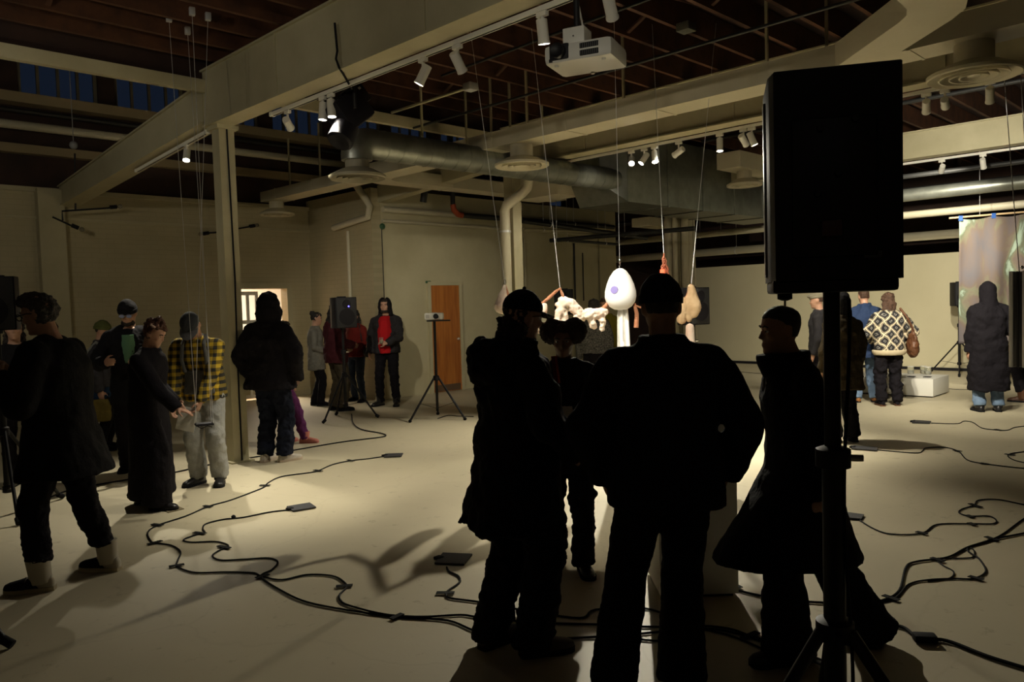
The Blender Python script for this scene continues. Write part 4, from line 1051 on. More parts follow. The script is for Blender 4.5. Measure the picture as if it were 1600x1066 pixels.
hm = MB(); hm.tube([B_(.16, .02, 1.47), B_(.14, -.12, 1.46), B_(0, -.17, 1.44), B_(-.14, -.12, 1.46), B_(-.16, .02, 1.47)], [.045, .06, .07, .06, .045], 12); hm.ell(B_(0, -.17, 1.38), (.12, .07, .09))
skin_over('hood', hm, CB, P_, .011, 2, .03, .08)
obj('shoulder_strap', MB().bar(B_(-.135, .135, 1.44), B_(-.150, .150, 1.31), .035, .012, up=(0, -1, .2)), mat('red_strap', (.42, .035, .015), .6), P_)['label'] = 'bright red shoulder strap'
J = person('woman with two curly hair puffs facing the camera between the dark figures', on_z(890, 893), 184, 1.53, 4.75, 'brown', head=(10, -6), feet=((.10, .03, 12), (-.10, -.05, 12)),
           hands={'L': (.08, .30, 1.06), 'R': (-.06, .31, 1.10)}, hand_dir={'L': (-.8, .35, .2, 0, -1, .2), 'R': (.7, .4, .3, 0, -1, .2)}, curl={'L': 40, 'R': 45}, top=dict(mat=CB2, hem=.72, bulk=.045, flare=.02, sl=(.076, .07, .055), fold=.03), trousers=dict(mat=CB, r=(.10, .08, .075), hem=.05, fold=.03), hair=('puffs', 'curl'), shoes=dict(mat=BLACKLEATHER))
obj('phone', MB().bbox(J['V'](.005, .40, 1.13), (.075, .012, .14), .006, rotz(.2)), mat('phone_case', (.35, .33, .30), .4), J['P'])
J = person('woman with shaved head in a long black coat, in profile beside the speaker pole', on_z(1252, 1020), 270, 1.605, 3.6, 'tan', lean=5, head=(-2, 0), feet=((.10, .12, 10), (-.10, -.36, 5)),
           hands={'L': (.20, -.02, .84), 'R': (-.20, -.02, .84)}, pole={'L': (.5, -1, 0), 'R': (-.5, -1, 0)}, top=dict(mat=CB, hem=.48, bulk=.04, flare=.025, front=.25, back=.12, sl=(.08, .074, .06), fold=.018, fs=.2, collar=1.50, name='coat'),
           trousers=dict(mat=CB, r=(.105, .092, .135), hem=.035, fold=.012), hair=('buzz', 'black'), shoes=dict(mat=BLACKLEATHER))
B_ = J['B']; c_ = MB().rings([[B_(w_ * math.cos(a), .02 + (dd if math.sin(a) > 0 else dd * .8) * math.sin(a), z) for a in [2 * math.pi * j / 22 for j in range(22)]] for z, w_, dd in ((1.40, .11, .12), (1.47, .105, .145), (1.515, .10, .15))])
skin_over('collar', c_, CB, J['P'], .011, 2)

# ---- the left group
J = person('grey-haired man in glasses and a long black sweater, in profile at the left edge', on_z(108, 908), 268, 1.80, 4.9, 'light', lean=5, head=(8, 0), feet=((.15, .10, 8), (-.17, -.14, 12)),
           hands={'L': (.14, .235, 1.26), 'R': (.02, .25, 1.28)}, hand_dir={'L': (-.5, .8, .15), 'R': (.3, .9, .1)}, curl={'L': 38, 'R': 45}, pole={'L': (.6, -.4, -.9), 'R': (-.6, -.4, -.9)},
           top=dict(mat=CB2, name='sweater', hem=.66, bulk=.055, flare=.06, back=.05, sl=(.10, .09, .055), fold=.022, fs=.2, collar=1.46), trousers=dict(mat=CB, r=(.10, .082, .068), hem=.185, fold=.018, stack=True),
           hair=('quiff', 'grey'), shoes=dict(kind='high', mat=mat('canvas_white', (.44, .40, .31), .8), sole=mat('cream_sole', (.40, .34, .22), .7), panel=CB, lace=CB), build=1.06)
glasses(J, BLACKP)
J = person('woman in a long black coat with pinned auburn hair, reaching toward the hanging black plate', on_z(240, 792), 93, 1.60, 6.7, 'light', lean=6, head=(20, 0), feet=((.11, -.14, 5), (-.12, .12, 5)),
           hands={'R': (-.17, .43, .835), 'L': (.2, .16, .95)}, hand_dir={'R': (.05, .9, -.28, 0, -.3, -1)}, curl={'R': 12}, pole={'R': (-.3, -.7, -.6)},
           top=dict(mat=CB, name='coat', hem=.12, bulk=.035, flare=.035, sl=(.08, .075, .06), fold=.016, fs=.2, collar=1.50), trousers=dict(mat=CB, r=(.12, .12, .135), hem=.05, fold=.01), hair=('crown_bun', 'red'), shoes=dict(mat=BLACKLEATHER))
H_ = J['H']; obj('hair_clip', MB().tube([H_(-.085, .03, .075), H_(-.09, -.02, .085)], .008, 6), mat('clip', (.75, .55, .45), .3), J['P'])
J = person('bearded man in black beanie and round glasses with a green shirt, behind the coat woman', foot(214, 735), 160, 1.80, 8.2, 'light', lean=4, head=(16, -8), hands={'R': (-.20, .26, 1.14), 'L': (.12, .26, 1.12)},
           top=[dict(mat=cloth('green_shirt', (.10, .21, .13)), name='shirt', hem=.85, bulk=.012, sleeves=False, fold=.01, collar=1.46), dict(mat=CB2, hem=.70, bulk=.035, sl=(.085, .075, .06), fold=.03, collar=1.44)], trousers=dict(mat=CB), hair=('short', 'dark'), hat=('beanie', CB2))
glasses(J, mat('wire_frame', (.25, .25, .28), .3, .8), mat('lens_painted_glint', (.3, .35, .6), .05, .2))  # bluish glint is painted into the lens colour
m_ = MB(); H_ = J['H']
for x_ in (-.045, -.02, 0, .02, .045): m_.ell(H_(x_, .078 - abs(x_) * .6, -.092), (.022, .02, .028), rot=J['HR'])
skin_over('beard', m_, HAIRM['dark'], J['P'], .007, 1, .01, .02)
V_ = J['V']; B_ = J['B']
skin_over('shirt_front', MB().rings([[B_(x_ * w_, .150 + dy + (.012 if abs(x_) < .9 else 0), z) for x_, dy in ((-1, 0), (-.3, .012), (.3, .012), (1, 0), (1, .01), (.3, .024), (-.3, .024), (-1, .01))] for z, w_ in ((1.12, .04), (1.3, .062), (1.42, .06))]), MATS['cloth_green_shirt'], J['P'], .009, 1)
J = person('person in green beanie with a grey jacket and backpack strap, behind the coat woman', foot(166, 703), 75, 1.58, 9.5, 'light', head=(8, 0), hands={'R': (-.24, .02, .82)}, top=[dict(mat=cloth('grey_jacket', (.055, .052, .060), (.04, .038, .045)), hem=.86, bulk=.045, sl=(.082, .074, .06), fold=.03), dict(mat=cloth('blue_shirt', (.02, .05, .11)), name='shirt', hem=.70, bulk=.025, sleeves=False, fold=.02)], trousers=dict(mat=CB2), hair=('short', 'dark'), hat=('beanie', cloth('green_wool', (.085, .095, .03))))
V_ = J['V']; skin_over('tote_bag', MB().rings([[V_(-.26 + dx, -.02 + dy * w_, z) for dx, dy in ((-.025, -1), (.025, -1), (.025, 1), (-.025, 1))] for z, w_ in ((.42, .15), (.55, .17), (.72, .13))]), cloth('yellow_bag', (.16, .12, .03)), J['P'], .012, 2, .02, .1)
obj('backpack_strap', MB().tube([J['B'](-.13, -.16, 1.32), J['B'](-.15, -.02, 1.47), J['B'](-.13, .16, 1.32), J['B'](-.14, .15, 1.15)], .022, 8), mat('strap_grey', (.22, .22, .2), .7), J['P'])
J = person('person in yellow plaid shirt and pale overalls bowing their capped head', foot(327, 757), 178, 1.72, 7.45, 'light', lean=26, head=(34, 0), feet=((.11, .02, 12), (-.11, -.02, 25)), hands={'L': (.05, .36, .74), 'R': (-.20, .30, .76)}, curl={'L': 40, 'R': 30}, pole={'L': (.9, -.5, 0), 'R': (-.9, -.5, 0)},
           top=dict(mat=PLAID, name='plaid_shirt', hem=.84, bulk=.035, sl=(.078, .07, .055), fold=.026), trousers=dict(mat=CJEANL, r=(.105, .088, .085), hem=.08, fold=.013, name='overalls'), hair=('buzz', 'dark'), hat=('cap', cloth('grey_cap', (.05, .052, .056)), cloth('grey_brim', (.12, .122, .13))), shoes=dict(kind='boot', mat=BLACKLEATHER))
B_ = J['B']
skin_over('bib', MB().rings([[B_(x_ * w_, .148 + dy, z) for x_, dy in ((-1, -.02), (-.4, 0), (.4, 0), (1, -.02), (1, .0), (.4, .022), (-.4, .022), (-1, 0))] for z, w_ in ((.90, .15), (1.05, .13), (1.2, .115))]), cloth('grey_denim', (.11, .108, .105)), J['P'], .010, 1)
for s_ in (1, -1): obj('brace', MB().tube([B_(s_ * .10, .165, 1.19), B_(s_ * .115, .15, 1.32), B_(s_ * .10, .09, 1.45), B_(s_ * .09, -.02, 1.49)], .018, 8), MATS['cloth_grey_denim'], J['P'])
J = person('person in black half hidden behind the speaker stand at the left edge', foot(36, 752), 150, 1.66, 6.9, 'light', top=dict(mat=CB2, hem=.8, collar=1.40, bulk=.03), trousers=dict(mat=CB), hair=('long', 'dark'))
J = person('dark-haired person glimpsed behind the neck of the grey-haired man', foot(92, 702), 200, 1.60, 9.6, 'light', top=dict(mat=CB2, hem=.7), trousers=dict(mat=CB), hair=('short', 'black'), hands={'L': (.25, .2, 1.45)}, pole={'L': (.6, -.3, -.9)})

# ---- the middle distance
J = person('tall visitor in a black hooded winter jacket and white sneakers', foot(428, 722), 18, 1.80, 8.45, 'brown', head=(4, 14), feet=((.10, .02, 5), (-.11, .06, 25)), hands={'L': (.26, .06, .90), 'R': (-.27, .08, .90)}, pole={'L': (.9, -.6, 0), 'R': (-.9, -.6, 0)}, build=1.06,
           top=dict(mat=CB, hem=.78, bulk=.07, flare=.03, sl=(.10, .094, .075), fold=.03), trousers=dict(mat=CNAVY, r=(.105, .09, .085), hem=.07, fold=.03), hat=('hood', CB2, 0), shoes=dict(mat=SNEAKW, sole=mat('sneaker_sole', (.5, .40, .30), .6)))
H_ = J['H']; skin_over('hair', MB().ell(H_(0, -.02, -.06), (.135, .15, .17)).ell(H_(0, -.02, .04), (.12, .13, .13)).ell(H_(0, -.03, -.18), (.15, .14, .08)), CB, J['P'], .012, 2, .025, .07)
J = person('person in purple trousers and pink shoes, mostly hidden behind the hooded visitor', foot(447, 692), 85, 1.52, 9.3, 'light', feet=((.08, -.02, 5), (-.1, .30, 5)), top=dict(mat=CB2, hem=.80, bulk=.03), trousers=dict(mat=cloth('purple', (.085, .018, .075)), r=(.10, .078, .07), fold=.02), hair=('short', 'dark'), shoes=dict(kind='boot', mat=mat('pink_shoe', (.48, .16, .12), .5), sole=mat('pink_sole', (.36, .11, .09), .6)))
J = person('woman with a hair bun in a long light grey sweater and black trousers', foot(497, 634), 80, 1.60, 13.4, 'light', head=(8, 0), feet=((.08, -.05, 5), (-.08, .08, 5)), hands={'R': (-.12, .22, 1.02), 'L': (.2, .0, .85)}, top=dict(mat=cloth('grey_knit', (.20, .19, .16), (.15, .14, .12)), name='sweater', hem=.68, bulk=.03, flare=.03, fold=.02), trousers=dict(mat=CB, r=(.10, .075, .07)), hair=('bun', 'black'))
J = person('person in a maroon hoodie and olive trousers standing behind the loudspeaker stand', foot(528, 642), 55, 1.75, 12.5, 'brown', head=(12, 0), feet=((.12, 0, 10), (-.10, .05, 15)), hands={'R': (-.16, .24, 1.05)}, top=dict(mat=cloth('maroon', (.050, .010, .014)), name='hoodie', hem=.78, bulk=.05, sl=(.085, .076, .06), fold=.03), trousers=dict(mat=cloth('olive', (.055, .043, .026)), r=(.11, .092, .085), fold=.02), hair=('long', 'black'))
J = person('person in a red jacket and dark jeans with a shoulder bag', foot(560, 627), 205, 1.62, 13.7, 'light', feet=((.16, .08, 10), (-.12, -.05, 10)), hands={'R': (-.05, .28, 1.05), 'L': (.12, .28, 1.02)}, top=dict(mat=cloth('dull_red', (.15, .016, .012)), hem=.86, bulk=.035, fold=.02), trousers=dict(mat=CJEAND, r=(.10, .075, .06)), hair=('long', 'black'))
V_ = J['V']; skin_over('shoulder_bag', MB().ell(V_(.27, .02, .94), (.05, .11, .09)).ell(V_(.27, .02, .98), (.04, .10, .05)), BLACKLEATHER, J['P'], .014, 2)
obj('bag_strap', MB().tube([V_(.27, .09, .98), V_(.2, .10, 1.2), V_(.12, .06, 1.47), V_(.2, -.08, 1.2), V_(.27, -.05, .98)], .012, 6), BLACKLEATHER, J['P'])
J = person('bearded man in a red sweater and open dark jacket holding a glass by the wall', foot(608, 634), 184, 1.80, 13.9, 'light', feet=((.13, .03, 8), (-.15, -.02, 30)), hands={'L': (.06, .28, 1.03), 'R': (-.27, .06, .88)}, curl={'L': 50}, hand_dir={'L': (-.8, .5, .25)}, pole={'L': (.9, -.5, -.3)},
           top=[dict(mat=CDG, hem=.86, bulk=.045, sl=(.085, .078, .06), fold=.03, collar=1.45)], trousers=dict(mat=CB, r=(.10, .076, .062), fold=.02), hair=('short', 'dark'), hat=('hood', CB2, 1), shoes=dict(kind='boot', mat=BLACKLEATHER))
B_ = J['B']; H_ = J['H']
skin_over('sweater', MB().rings([[B_(x_ * w_, .155 + dy, z) for x_, dy in ((-1, -.05), (-.5, 0), (.5, 0), (1, -.05), (1, -.02), (.5, .03), (-.5, .03), (-1, -.02))] for z, w_ in ((.86, .115), (1.0, .11), (1.2, .115), (1.38, .10))] + [[B_(x_ * .085, .09 + dy, 1.46) for x_, dy in ((-1, -.05), (-.5, 0), (.5, 0), (1, -.05), (1, -.02), (.5, .03), (-.5, .03), (-1, -.02))]]), cloth('bright_red', (.42, .010, .014)), J['P'], .011, 2, .012, .1)
m_ = MB()
for x_ in (-.045, -.022, 0, .022, .045): m_.ell(H_(x_, .080 - abs(x_) * .6, -.090), (.022, .02, .026), rot=J['HR'])
skin_over('beard', m_, HAIRM['dark'], J['P'], .008, 1, .01, .02)
w_ = J['wri'][0]
MAN_GLASS = J['P'], w_

# ---- behind the hanging works
J = person('person in a speckled grey sweater and black trousers, back turned, behind the hanging garments', on_z(932, 645), 8, 1.68, 11.8, 'tan', head=(4, 0), top=dict(mat=cloth('speckled', (.16, .155, .15), (.02, .02, .022), nscale=55), name='sweater', hem=.92, bulk=.035, fold=.02), trousers=dict(mat=CB), hair=('short', 'black'))
J = person('person in a mustard green coat partly hidden by the white egg', on_z(951, 636), 215, 1.70, 12.4, 'light', head=(4, 0), top=[dict(mat=cloth('mustard', (.20, .17, .02)), name='coat', hem=.45, bulk=.045, flare=.03, fold=.02)], trousers=dict(mat=CB), hair=('short', 'brown'))

# ---- the right side
J = person('man in a dark blue jacket and light jeans, back turned, left of the patterned sweater', on_z(1352, 628), 6, 1.72, 11.7, 'light', feet=((.13, 0, 8), (-.13, .02, 20)), hands={'L': (.22, .12, .9), 'R': (-.2, .2, 1.0)}, top=dict(mat=cloth('blue_jacket', (.020, .035, .085), (.026, .044, .10)), hem=.68, bulk=.04, flare=.02, sl=(.084, .076, .06), fold=.03, collar=1.51), trousers=dict(mat=CJEAN, r=(.105, .085, .08), hem=.06, fold=.02), hair=('buzz', 'brown'), shoes=dict(mat=TANLEATHER))
J = person('woman in a black and cream diamond patterned sweater with a brown bag', on_z(1390, 634), 8, 1.64, 11.5, 'light', head=(4, -6), feet=((.12, 0, 5), (-.12, .04, 12)), hands={'L': (.18, .2, 1.0), 'R': (-.2, .14, 1.0)}, pole={'L': (.9, -.7, -.1), 'R': (-.9, -.6, -.2)}, top=dict(mat=KNIT, name='sweater', hem=.80, bulk=.055, sl=(.09, .085, .06), fold=.02), trousers=dict(mat=CB, r=(.115, .09, .08), hem=.07, fold=.035), hair=('wavy', 'brown'), shoes=dict(kind='boot', mat=CB, sole=BROWNLEATHER))
V_ = J['V']; skin_over('hem_band', MB().rings([[V_(w_ * math.cos(a), .75 * w_ * math.sin(a), z) for a in [2 * math.pi * j / 22 for j in range(22)]] for z, w_ in ((.79, .225), (.83, .25), (.87, .25))]), cloth('cream_rib', (.50, .42, .28)), J['P'], .014, 1)
skin_over('handbag', MB().ell(V_(-.32, -.06, .90), (.075, .15, .15)).ell(V_(-.32, -.06, 1.04), (.05, .13, .12)).ell(V_(-.32, -.05, 1.15), (.03, .08, .08)), BROWNLEATHER, J['P'], .014, 2, .03, .08)
obj('bag_strap', MB().tube([V_(-.32, .02, 1.15), V_(-.24, .05, 1.35), V_(-.16, -.02, 1.50), V_(-.22, -.16, 1.35), V_(-.32, -.12, 1.15)], .016, 6), BROWNLEATHER, J['P'])
J = person('person in an olive brown coat hidden behind the large speaker pole', on_z(1318, 690), 350, 1.66, 8.8, 'light', top=dict(mat=cloth('olive_coat', (.045, .032, .016), (.03, .022, .012)), name='coat', hem=.62, bulk=.05, flare=.02, fold=.03), trousers=dict(mat=CB, r=(.10, .09, .085)), hair=('short', 'black'), hat=('hood', CB2, 0))
J = person('person in a beige flat cap and charcoal jacket glimpsed beside the speaker pole', on_z(1282, 640), 300, 1.68, 11.3, 'light', head=(6, 0), top=dict(mat=CDG, hem=.8, bulk=.035), trousers=dict(mat=CB), hair=('short', 'brown'), hat=('flatcap', cloth('beige_cap', (.20, .18, .13))))
J = person('hooded person in a long black coat and jeans, back turned, before the hanging banner', on_z(1545, 643), 10, 1.73, 10.6, 'light', head=(4, 0), feet=((.12, 0, 5), (-.11, .0, 15)), hands={'L': (.23, .05, .82), 'R': (-.2, .2, 1.05)}, top=dict(mat=CB, name='coat', hem=.29, bulk=.055, flare=.04, sl=(.088, .08, .062), fold=.03), trousers=dict(mat=CJEAN, r=(.10, .085, .08), hem=.08), hat=('hood', CB, 0), shoes=dict(kind='boot', mat=BLACKLEATHER))
J = person('person in a black brimmed hat and brown boots behind the hanging case', on_z(1604, 628), 330, 1.75, 10.7, 'light', top=dict(mat=CB2, hem=.72, bulk=.05, fold=.03), trousers=dict(mat=CB, r=(.10, .08, .075), hem=.15), hair=('short', 'dark'), hat=('brimhat', CB), shoes=dict(kind='high', mat=BROWNLEATHER))

# ------------------------------------------------------------------ loudspeakers, stands, projectors
def stand(label, loc, top, face=180, R=.55, collar=.75, r=.018, foot_z=.18, clamp=None):
    clamp = clamp or min(top - .08, collar + .34)
    t = thing('speaker_stand', label, 'stand', (loc[0], loc[1], 0), face_rot(face), group='black tripod stands')
    obj('lower_tube', MB().tube([(0, 0, foot_z), (0, 0, clamp)], r * 1.35, 14), BLACKM, t)
    obj('pole', MB().tube([(0, 0, collar), (0, 0, top)], r, 14), BLACKM, t)
    co = obj('collar', MB().lathe([(r * 1.4, -.04), (r * 2.3, -.03), (r * 2.3, .03), (r * 1.4, .04)], (0, 0, collar), 16), BLACKP, t)
    obj('knob', MB().tube([(0, -r * 2, collar), (0, -r * 2 - .04, collar)], .014, 10), BLACKP, co)
    c2 = obj('height_clamp', MB().lathe([(r * 1.4, -.035), (r * 2.1, -.03), (r * 2.1, .03), (r * 1.2, .04)], (0, 0, clamp), 16), BLACKP, t)
    obj('knob', MB().tube([(r * 2, 0, clamp), (r * 2 + .04, 0, clamp)], .012, 10), CHROME, c2)
    obj('lower_collar', MB().lathe([(r * 1.4, -.03), (r * 2.1, -.025), (r * 2.1, .025), (r * 1.4, .03)], (0, 0, foot_z + .03), 16), BLACKP, t)
    for i in range(3):
        a = math.radians(90 + 120 * i); d_ = Vector((math.cos(a), math.sin(a), 0))
        p0 = d_ * r * 2 + Vector((0, 0, collar)); p1 = d_ * R + Vector((0, 0, .02))
        lg = obj('leg', MB().tube([p0, p1], r * .8, 10), BLACKM, t)
        obj('rubber_foot', MB().tube([p1 - d_ * .03 + Vector((0, 0, .03)), p1 + d_ * .02], r * 1.3, 10), RUBBER, lg)
        m_ = p0.lerp(p1, .62)
        obj('brace', MB().bar(d_ * r * 2 + Vector((0, 0, foot_z + .03)), m_, r * .9, .006), BLACKM, t)
    return t
LED = mat('blue_led', (.1, .1, .4), .3, emit=(.10, .08, 1.0), estr=6)
GRILLE = mat('speaker_grille', (.014, .014, .016), .6, bump=.5, bscale=300)
def speaker(label, loc, z, face, size=(.34, .33, .55), led=False):
    w, dp, h = size
    t = thing('loudspeaker', label, 'loudspeaker', (loc[0], loc[1], z), face_rot(face), group='black loudspeakers')
    # cabinet narrows towards the back
    b = .02
    rs = []
    for zz in (0, .012, h - .012, h):
        s_ = .985 if zz in (0, h) else 1
        rs.append([Vector((x_ * w / 2 * s_, y_ * dp / 2 * s_, zz)) for x_, y_ in ((-1, -1), (1, -1), (1, -.1), (.72, 1), (-.72, 1), (-1, -.1))])
    obj('cabinet', MB().rings(rs), BLACKP, t, 30)
    g = obj('grille', MB().bbox((0, -dp / 2 - .006, h / 2), (w * .93, .02, h * .94), .008), GRILLE, t)
    obj('woofer_ring', MB().lathe([(w * .30, 0), (w * .37, 0), (w * .37, .012), (w * .30, .012)], (0, -dp / 2 - .014, h * .36), 24, Matrix.Rotation(math.pi / 2, 3, 'X')), BLACKP, g)
    obj('tweeter_horn', MB().lathe([(w * .12, 0), (w * .2, .0), (w * .2, .01), (w * .12, .004)], (0, -dp / 2 - .014, h * .78), 20, Matrix.Rotation(math.pi / 2, 3, 'X')), BLACKP, g)
    obj('back_panel', MB().bbox((0, dp / 2 + .004, h * .45), (w * .52, .016, h * .5), .005), BLACKM, t)
    obj('top_handle', MB().bbox((0, 0, h + .008), (w * .4, .04, .016), .006), BLACKP, t)
    obj('pole_socket', MB().lathe([(.03, -.03), (.035, -.03), (.04, 0), (.03, 0)], (0, 0, 0), 16), BLACKP, t)
    if led: obj('power_light', MB().ell((w * .1, -dp / 2 - .017, h * .70), .012, 8, 6), LED, t)
    return t
# the large one in front
sp_c = at_d(1299, 458, 2.62)
t = thing('loudspeaker', 'large black loudspeaker on a pole in front, its back turned to the viewer', 'loudspeaker', (sp_c.x, sp_c.y, 1.655), face_rot(15), group='black loudspeakers')
w, dp, h = .40, .34, .69
obj('cabinet', MB().rings([[Vector((x_ * w / 2, y_ * dp / 2, zz)) for x_, y_ in ((-1, -1), (1, -1), (1, .6), (.93, 1), (-.93, 1), (-1, .6))] for zz in (.03, h - .004)] + [[Vector((x_ * w / 2 * .98, y_ * dp / 2 * .98, h)) for x_, y_ in ((-1, -1), (1, -1), (1, .6), (.93, 1), (-.93, 1), (-1, .6))]]), BLACKP, t, 30)
obj('base_rail', MB().bbox((0.01, 0, .014), (w * .93, dp * .96, .045), .012), BLACKP, t)
obj('grille', MB().bbox((0, -dp / 2 - .01, h / 2), (w * .96, .03, h * .95), .012), GRILLE, t)
obj('back_panel', MB().bbox((.01, dp / 2 + .004, h * .46), (w * .62, .016, h * .62), .006), BLACKM, t)
obj('rating_plate', MB().box((-.10, dp / 2 + .003, .105), (.05, .004, .02)), mat('plate_grey', (.05, .05, .05), .5), t)
for x_, z_ in ((-.05, .52), (.05, .50), (.0, .36), (.06, .3)): obj('control_knob', MB().lathe([(.012, 0), (.010, .014), (.001, .014)], (x_, dp / 2 + .012, z_), 12, Matrix.Rotation(-math.pi / 2, 3, 'X')), BLACKM, t)
obj('connector', MB().bbox((.02, dp / 2 + .014, .19), (.06, .02, .05), .006), mat('connector_red', (.05, .008, .012), .5), t)
obj('lit_side_strip', MB().bbox((w / 2 + .003, -.06, h * .5), (.008, .05, h * .86), .003), mat('lit_side_grey', (.30, .30, .32), .35, .6), t)  # grey strip stands for light caught along the cabinet side
kb = obj('locking_knob', MB().lathe([(.02, 0), (.024, -.01), (.024, -.026), (.01, -.032)], (.150, .04, 0), 14), BLACKM, t)
obj('screw_pin', MB().tube([(.150, .04, -.03), (.150, .04, -.052)], .004, 8), CHROME, kb)
stand('heavy black tripod stand carrying the large loudspeaker in front', sp_c, 1.655, 195, .42, .50, .027, .10, 1.09)
o_ = obj('power_cable', MB().tube([sp_c + RT * (.035) - FW * .03 + Vector((0, 0, z - sp_c.z)) + RT * (.012 * math.sin(z * 5)) for z in [1.62 - .09 * i for i in range(18)]], .006, 6), RUBBER)
tag(o_, 'black cable hanging down along the large speaker stand', 'cable')
# others
q = on_z(14, 803); stand('black tripod stand under the loudspeaker at the left edge', q, 1.55, 200, .5, .70); speaker('black loudspeaker at the left edge behind the grey-haired man', q, 1.55, 160, (.35, .33, .44))
q = on_z(541, 655); stand('black tripod stand in front of the maroon hoodie', q, 1.36, 150, .47, .66); speaker('black loudspeaker with a blue light, in front of the maroon hoodie', q, 1.36, 145, (.33, .32, .45), True)
q = at_d(882, 477, 14.0); stand('tripod stand behind the hanging garments at the plaster wall', q, 1.42, 180); speaker('small black loudspeaker by the plaster wall, seen between the hanging garments', q, 1.42, 190, (.33, .3, .45), True)
q = at_d(1081, 478, 10.2); stand('tripod stand beside the pipe column', q, 1.30, 180); speaker('black loudspeaker by the pipe column behind the beige garment', q, 1.30, 150, (.33, .3, .48))
q = on_z(1499, 585); stand('black tripod stand beside the hanging banner', q, 1.34, 150, .58, .62); speaker('black loudspeaker with a blue light beside the hanging banner', q, 1.34, 185, (.30, .3, .46), True)
# projector on a tripod
q = on_z(684, 655)
t = thing('projector_tripod', 'thin black tripod with a tray standing in front of the orange door', 'tripod', (q.x, q.y, 0), face_rot(175), group='black tripod stands')
obj('column', MB().tube([(0, 0, .12), (0, 0, 1.42)], .02, 12), BLACKM, t); obj('collar', MB().lathe([(.02, -.04), (.045, -.03), (.045, .03), (.02, .04)], (0, 0, .60), 14), BLACKP, t)
obj('tray', MB().bbox((0.06, 0, 1.43), (.34, .26, .018), .005), BLACKM, t)
for i in range(3):
    a = math.radians(90 + 120 * i); d_ = Vector((math.cos(a), math.sin(a), 0)); p0 = d_ * .04 + Vector((0, 0, .60)); p1 = d_ * .45 + Vector((0, 0, .02))
    lg = obj('leg', MB().tube([p0, p1], .016, 10), BLACKM, t); obj('rubber_foot', MB().ell(p1, .026, 10, 6), RUBBER, lg)
    obj('brace', MB().bar((0, 0, .16), p0.lerp(p1, .6), .014, .006), BLACKM, t)
def proj_lens(t, c, r, lit):
    l_ = obj('lens_ring', MB().lathe([(r * .72, 0), (r, 0), (r, .03), (r * .72, .02)], c, 24, Matrix.Rotation(math.pi / 2, 3, 'X')), BLACKP, t)
    obj('lens_glass', MB().lathe([(.001, .012), (r * .4, .010), (r * .74, .0), (.001, -.004)], c, 20, Matrix.Rotation(math.pi / 2, 3, 'X')), mat('lens_projecting', (.5, .6, .8), .1, emit=(.55, .70, 1.0), estr=8.0) if lit else mat('lens_dark', (.012, .012, .016), .06), l_)
t = thing('projector', 'small white projector with a glowing lens on the tripod tray', 'projector', (q.x, q.y, 1.44), face_rot(178))
obj('housing', MB().bbox((.0, 0, .055), (.27, .21, .10), .02), WHITEP, t); proj_lens(t, (.03, -.107, .055), .038, True)
obj('vent', MB().bbox((-.09, -.104, .055), (.05, .008, .05), .003), mat('grey_vent', (.45, .44, .42), .5), t)
obj('button_pad', MB().bbox((0, .03, .107), (.08, .04, .006), .002), mat('grey_vent', (.45, .44, .42), .5), t)
# white projector hanging from the roof
pc = at_d(916, 90, 4.9)
t = thing('ceiling_projector', 'white projector hanging from the ceiling with dark lens and vents', 'projector', (pc.x, pc.y, pc.z), face_rot(205))
obj('housing', MB().bbox((0, 0, 0), (.43, .33, .115), .03), WHITEP, t, 50)
obj('lens_bay', MB().bbox((-.115, -.158, .008), (.125, .03, .095), .02), BLACKP, t)
lr = obj('lens_ring', MB().lathe([(.030, 0), (.044, 0), (.044, .045), (.030, .035)], (-.115, -.165, .008), 24, Matrix.Rotation(math.pi / 2, 3, 'X')), BLACKM, t)
obj('lens_glass', MB().lathe([(.001, .022), (.016, .02), (.031, .008), (.001, .0)], (-.115, -.165, .008), 20, Matrix.Rotation(math.pi / 2, 3, 'X')), mat('lens_dark', (.012, .012, .016), .06), lr)
for z_ in (.022, -.020):
    v = obj('vent_opening', MB().bbox((.075, -.160, z_), (.12, .014, .034), .006), BLACKP, t)
    for k in range(9): obj('slat', MB().box((.025 + .0125 * k, -.168, z_), (.003, .006, .030)), mat('vent_slat', (.10, .10, .10), .5), v)
obj('status_window', MB().bbox((-.17, -.163, -.038), (.022, .01, .02), .003), BLACKP, t)
for x_, y_ in ((-.15, -.12), (.15, -.12), (.0, .12)): obj('foot', MB().lathe([(.014, 0), (.012, -.012), (.001, -.012)], (x_, y_, -.057), 10), WHITEP, t)
mb_ = obj('mount_box', MB().bbox((-.055, .0, .115), (.14, .14, .12), .006), WHITEP, t); obj('indicator', MB().ell((-.055, -.071, .12), .007, 8, 6), CHROME, mb_)
obj('drop_pole', MB().tube([(-.055, 0, .16), (-.055, 0, 4.42 - pc.z)], .02, 10), BLACKM, t)
obj('power_cable', MB().tube([(-.02, .02, .17), (-.06, .05, .35), (-.09, .12, .52), (-.11, .2, 3.66 - pc.z)], .006, 6), WHITEP, t)
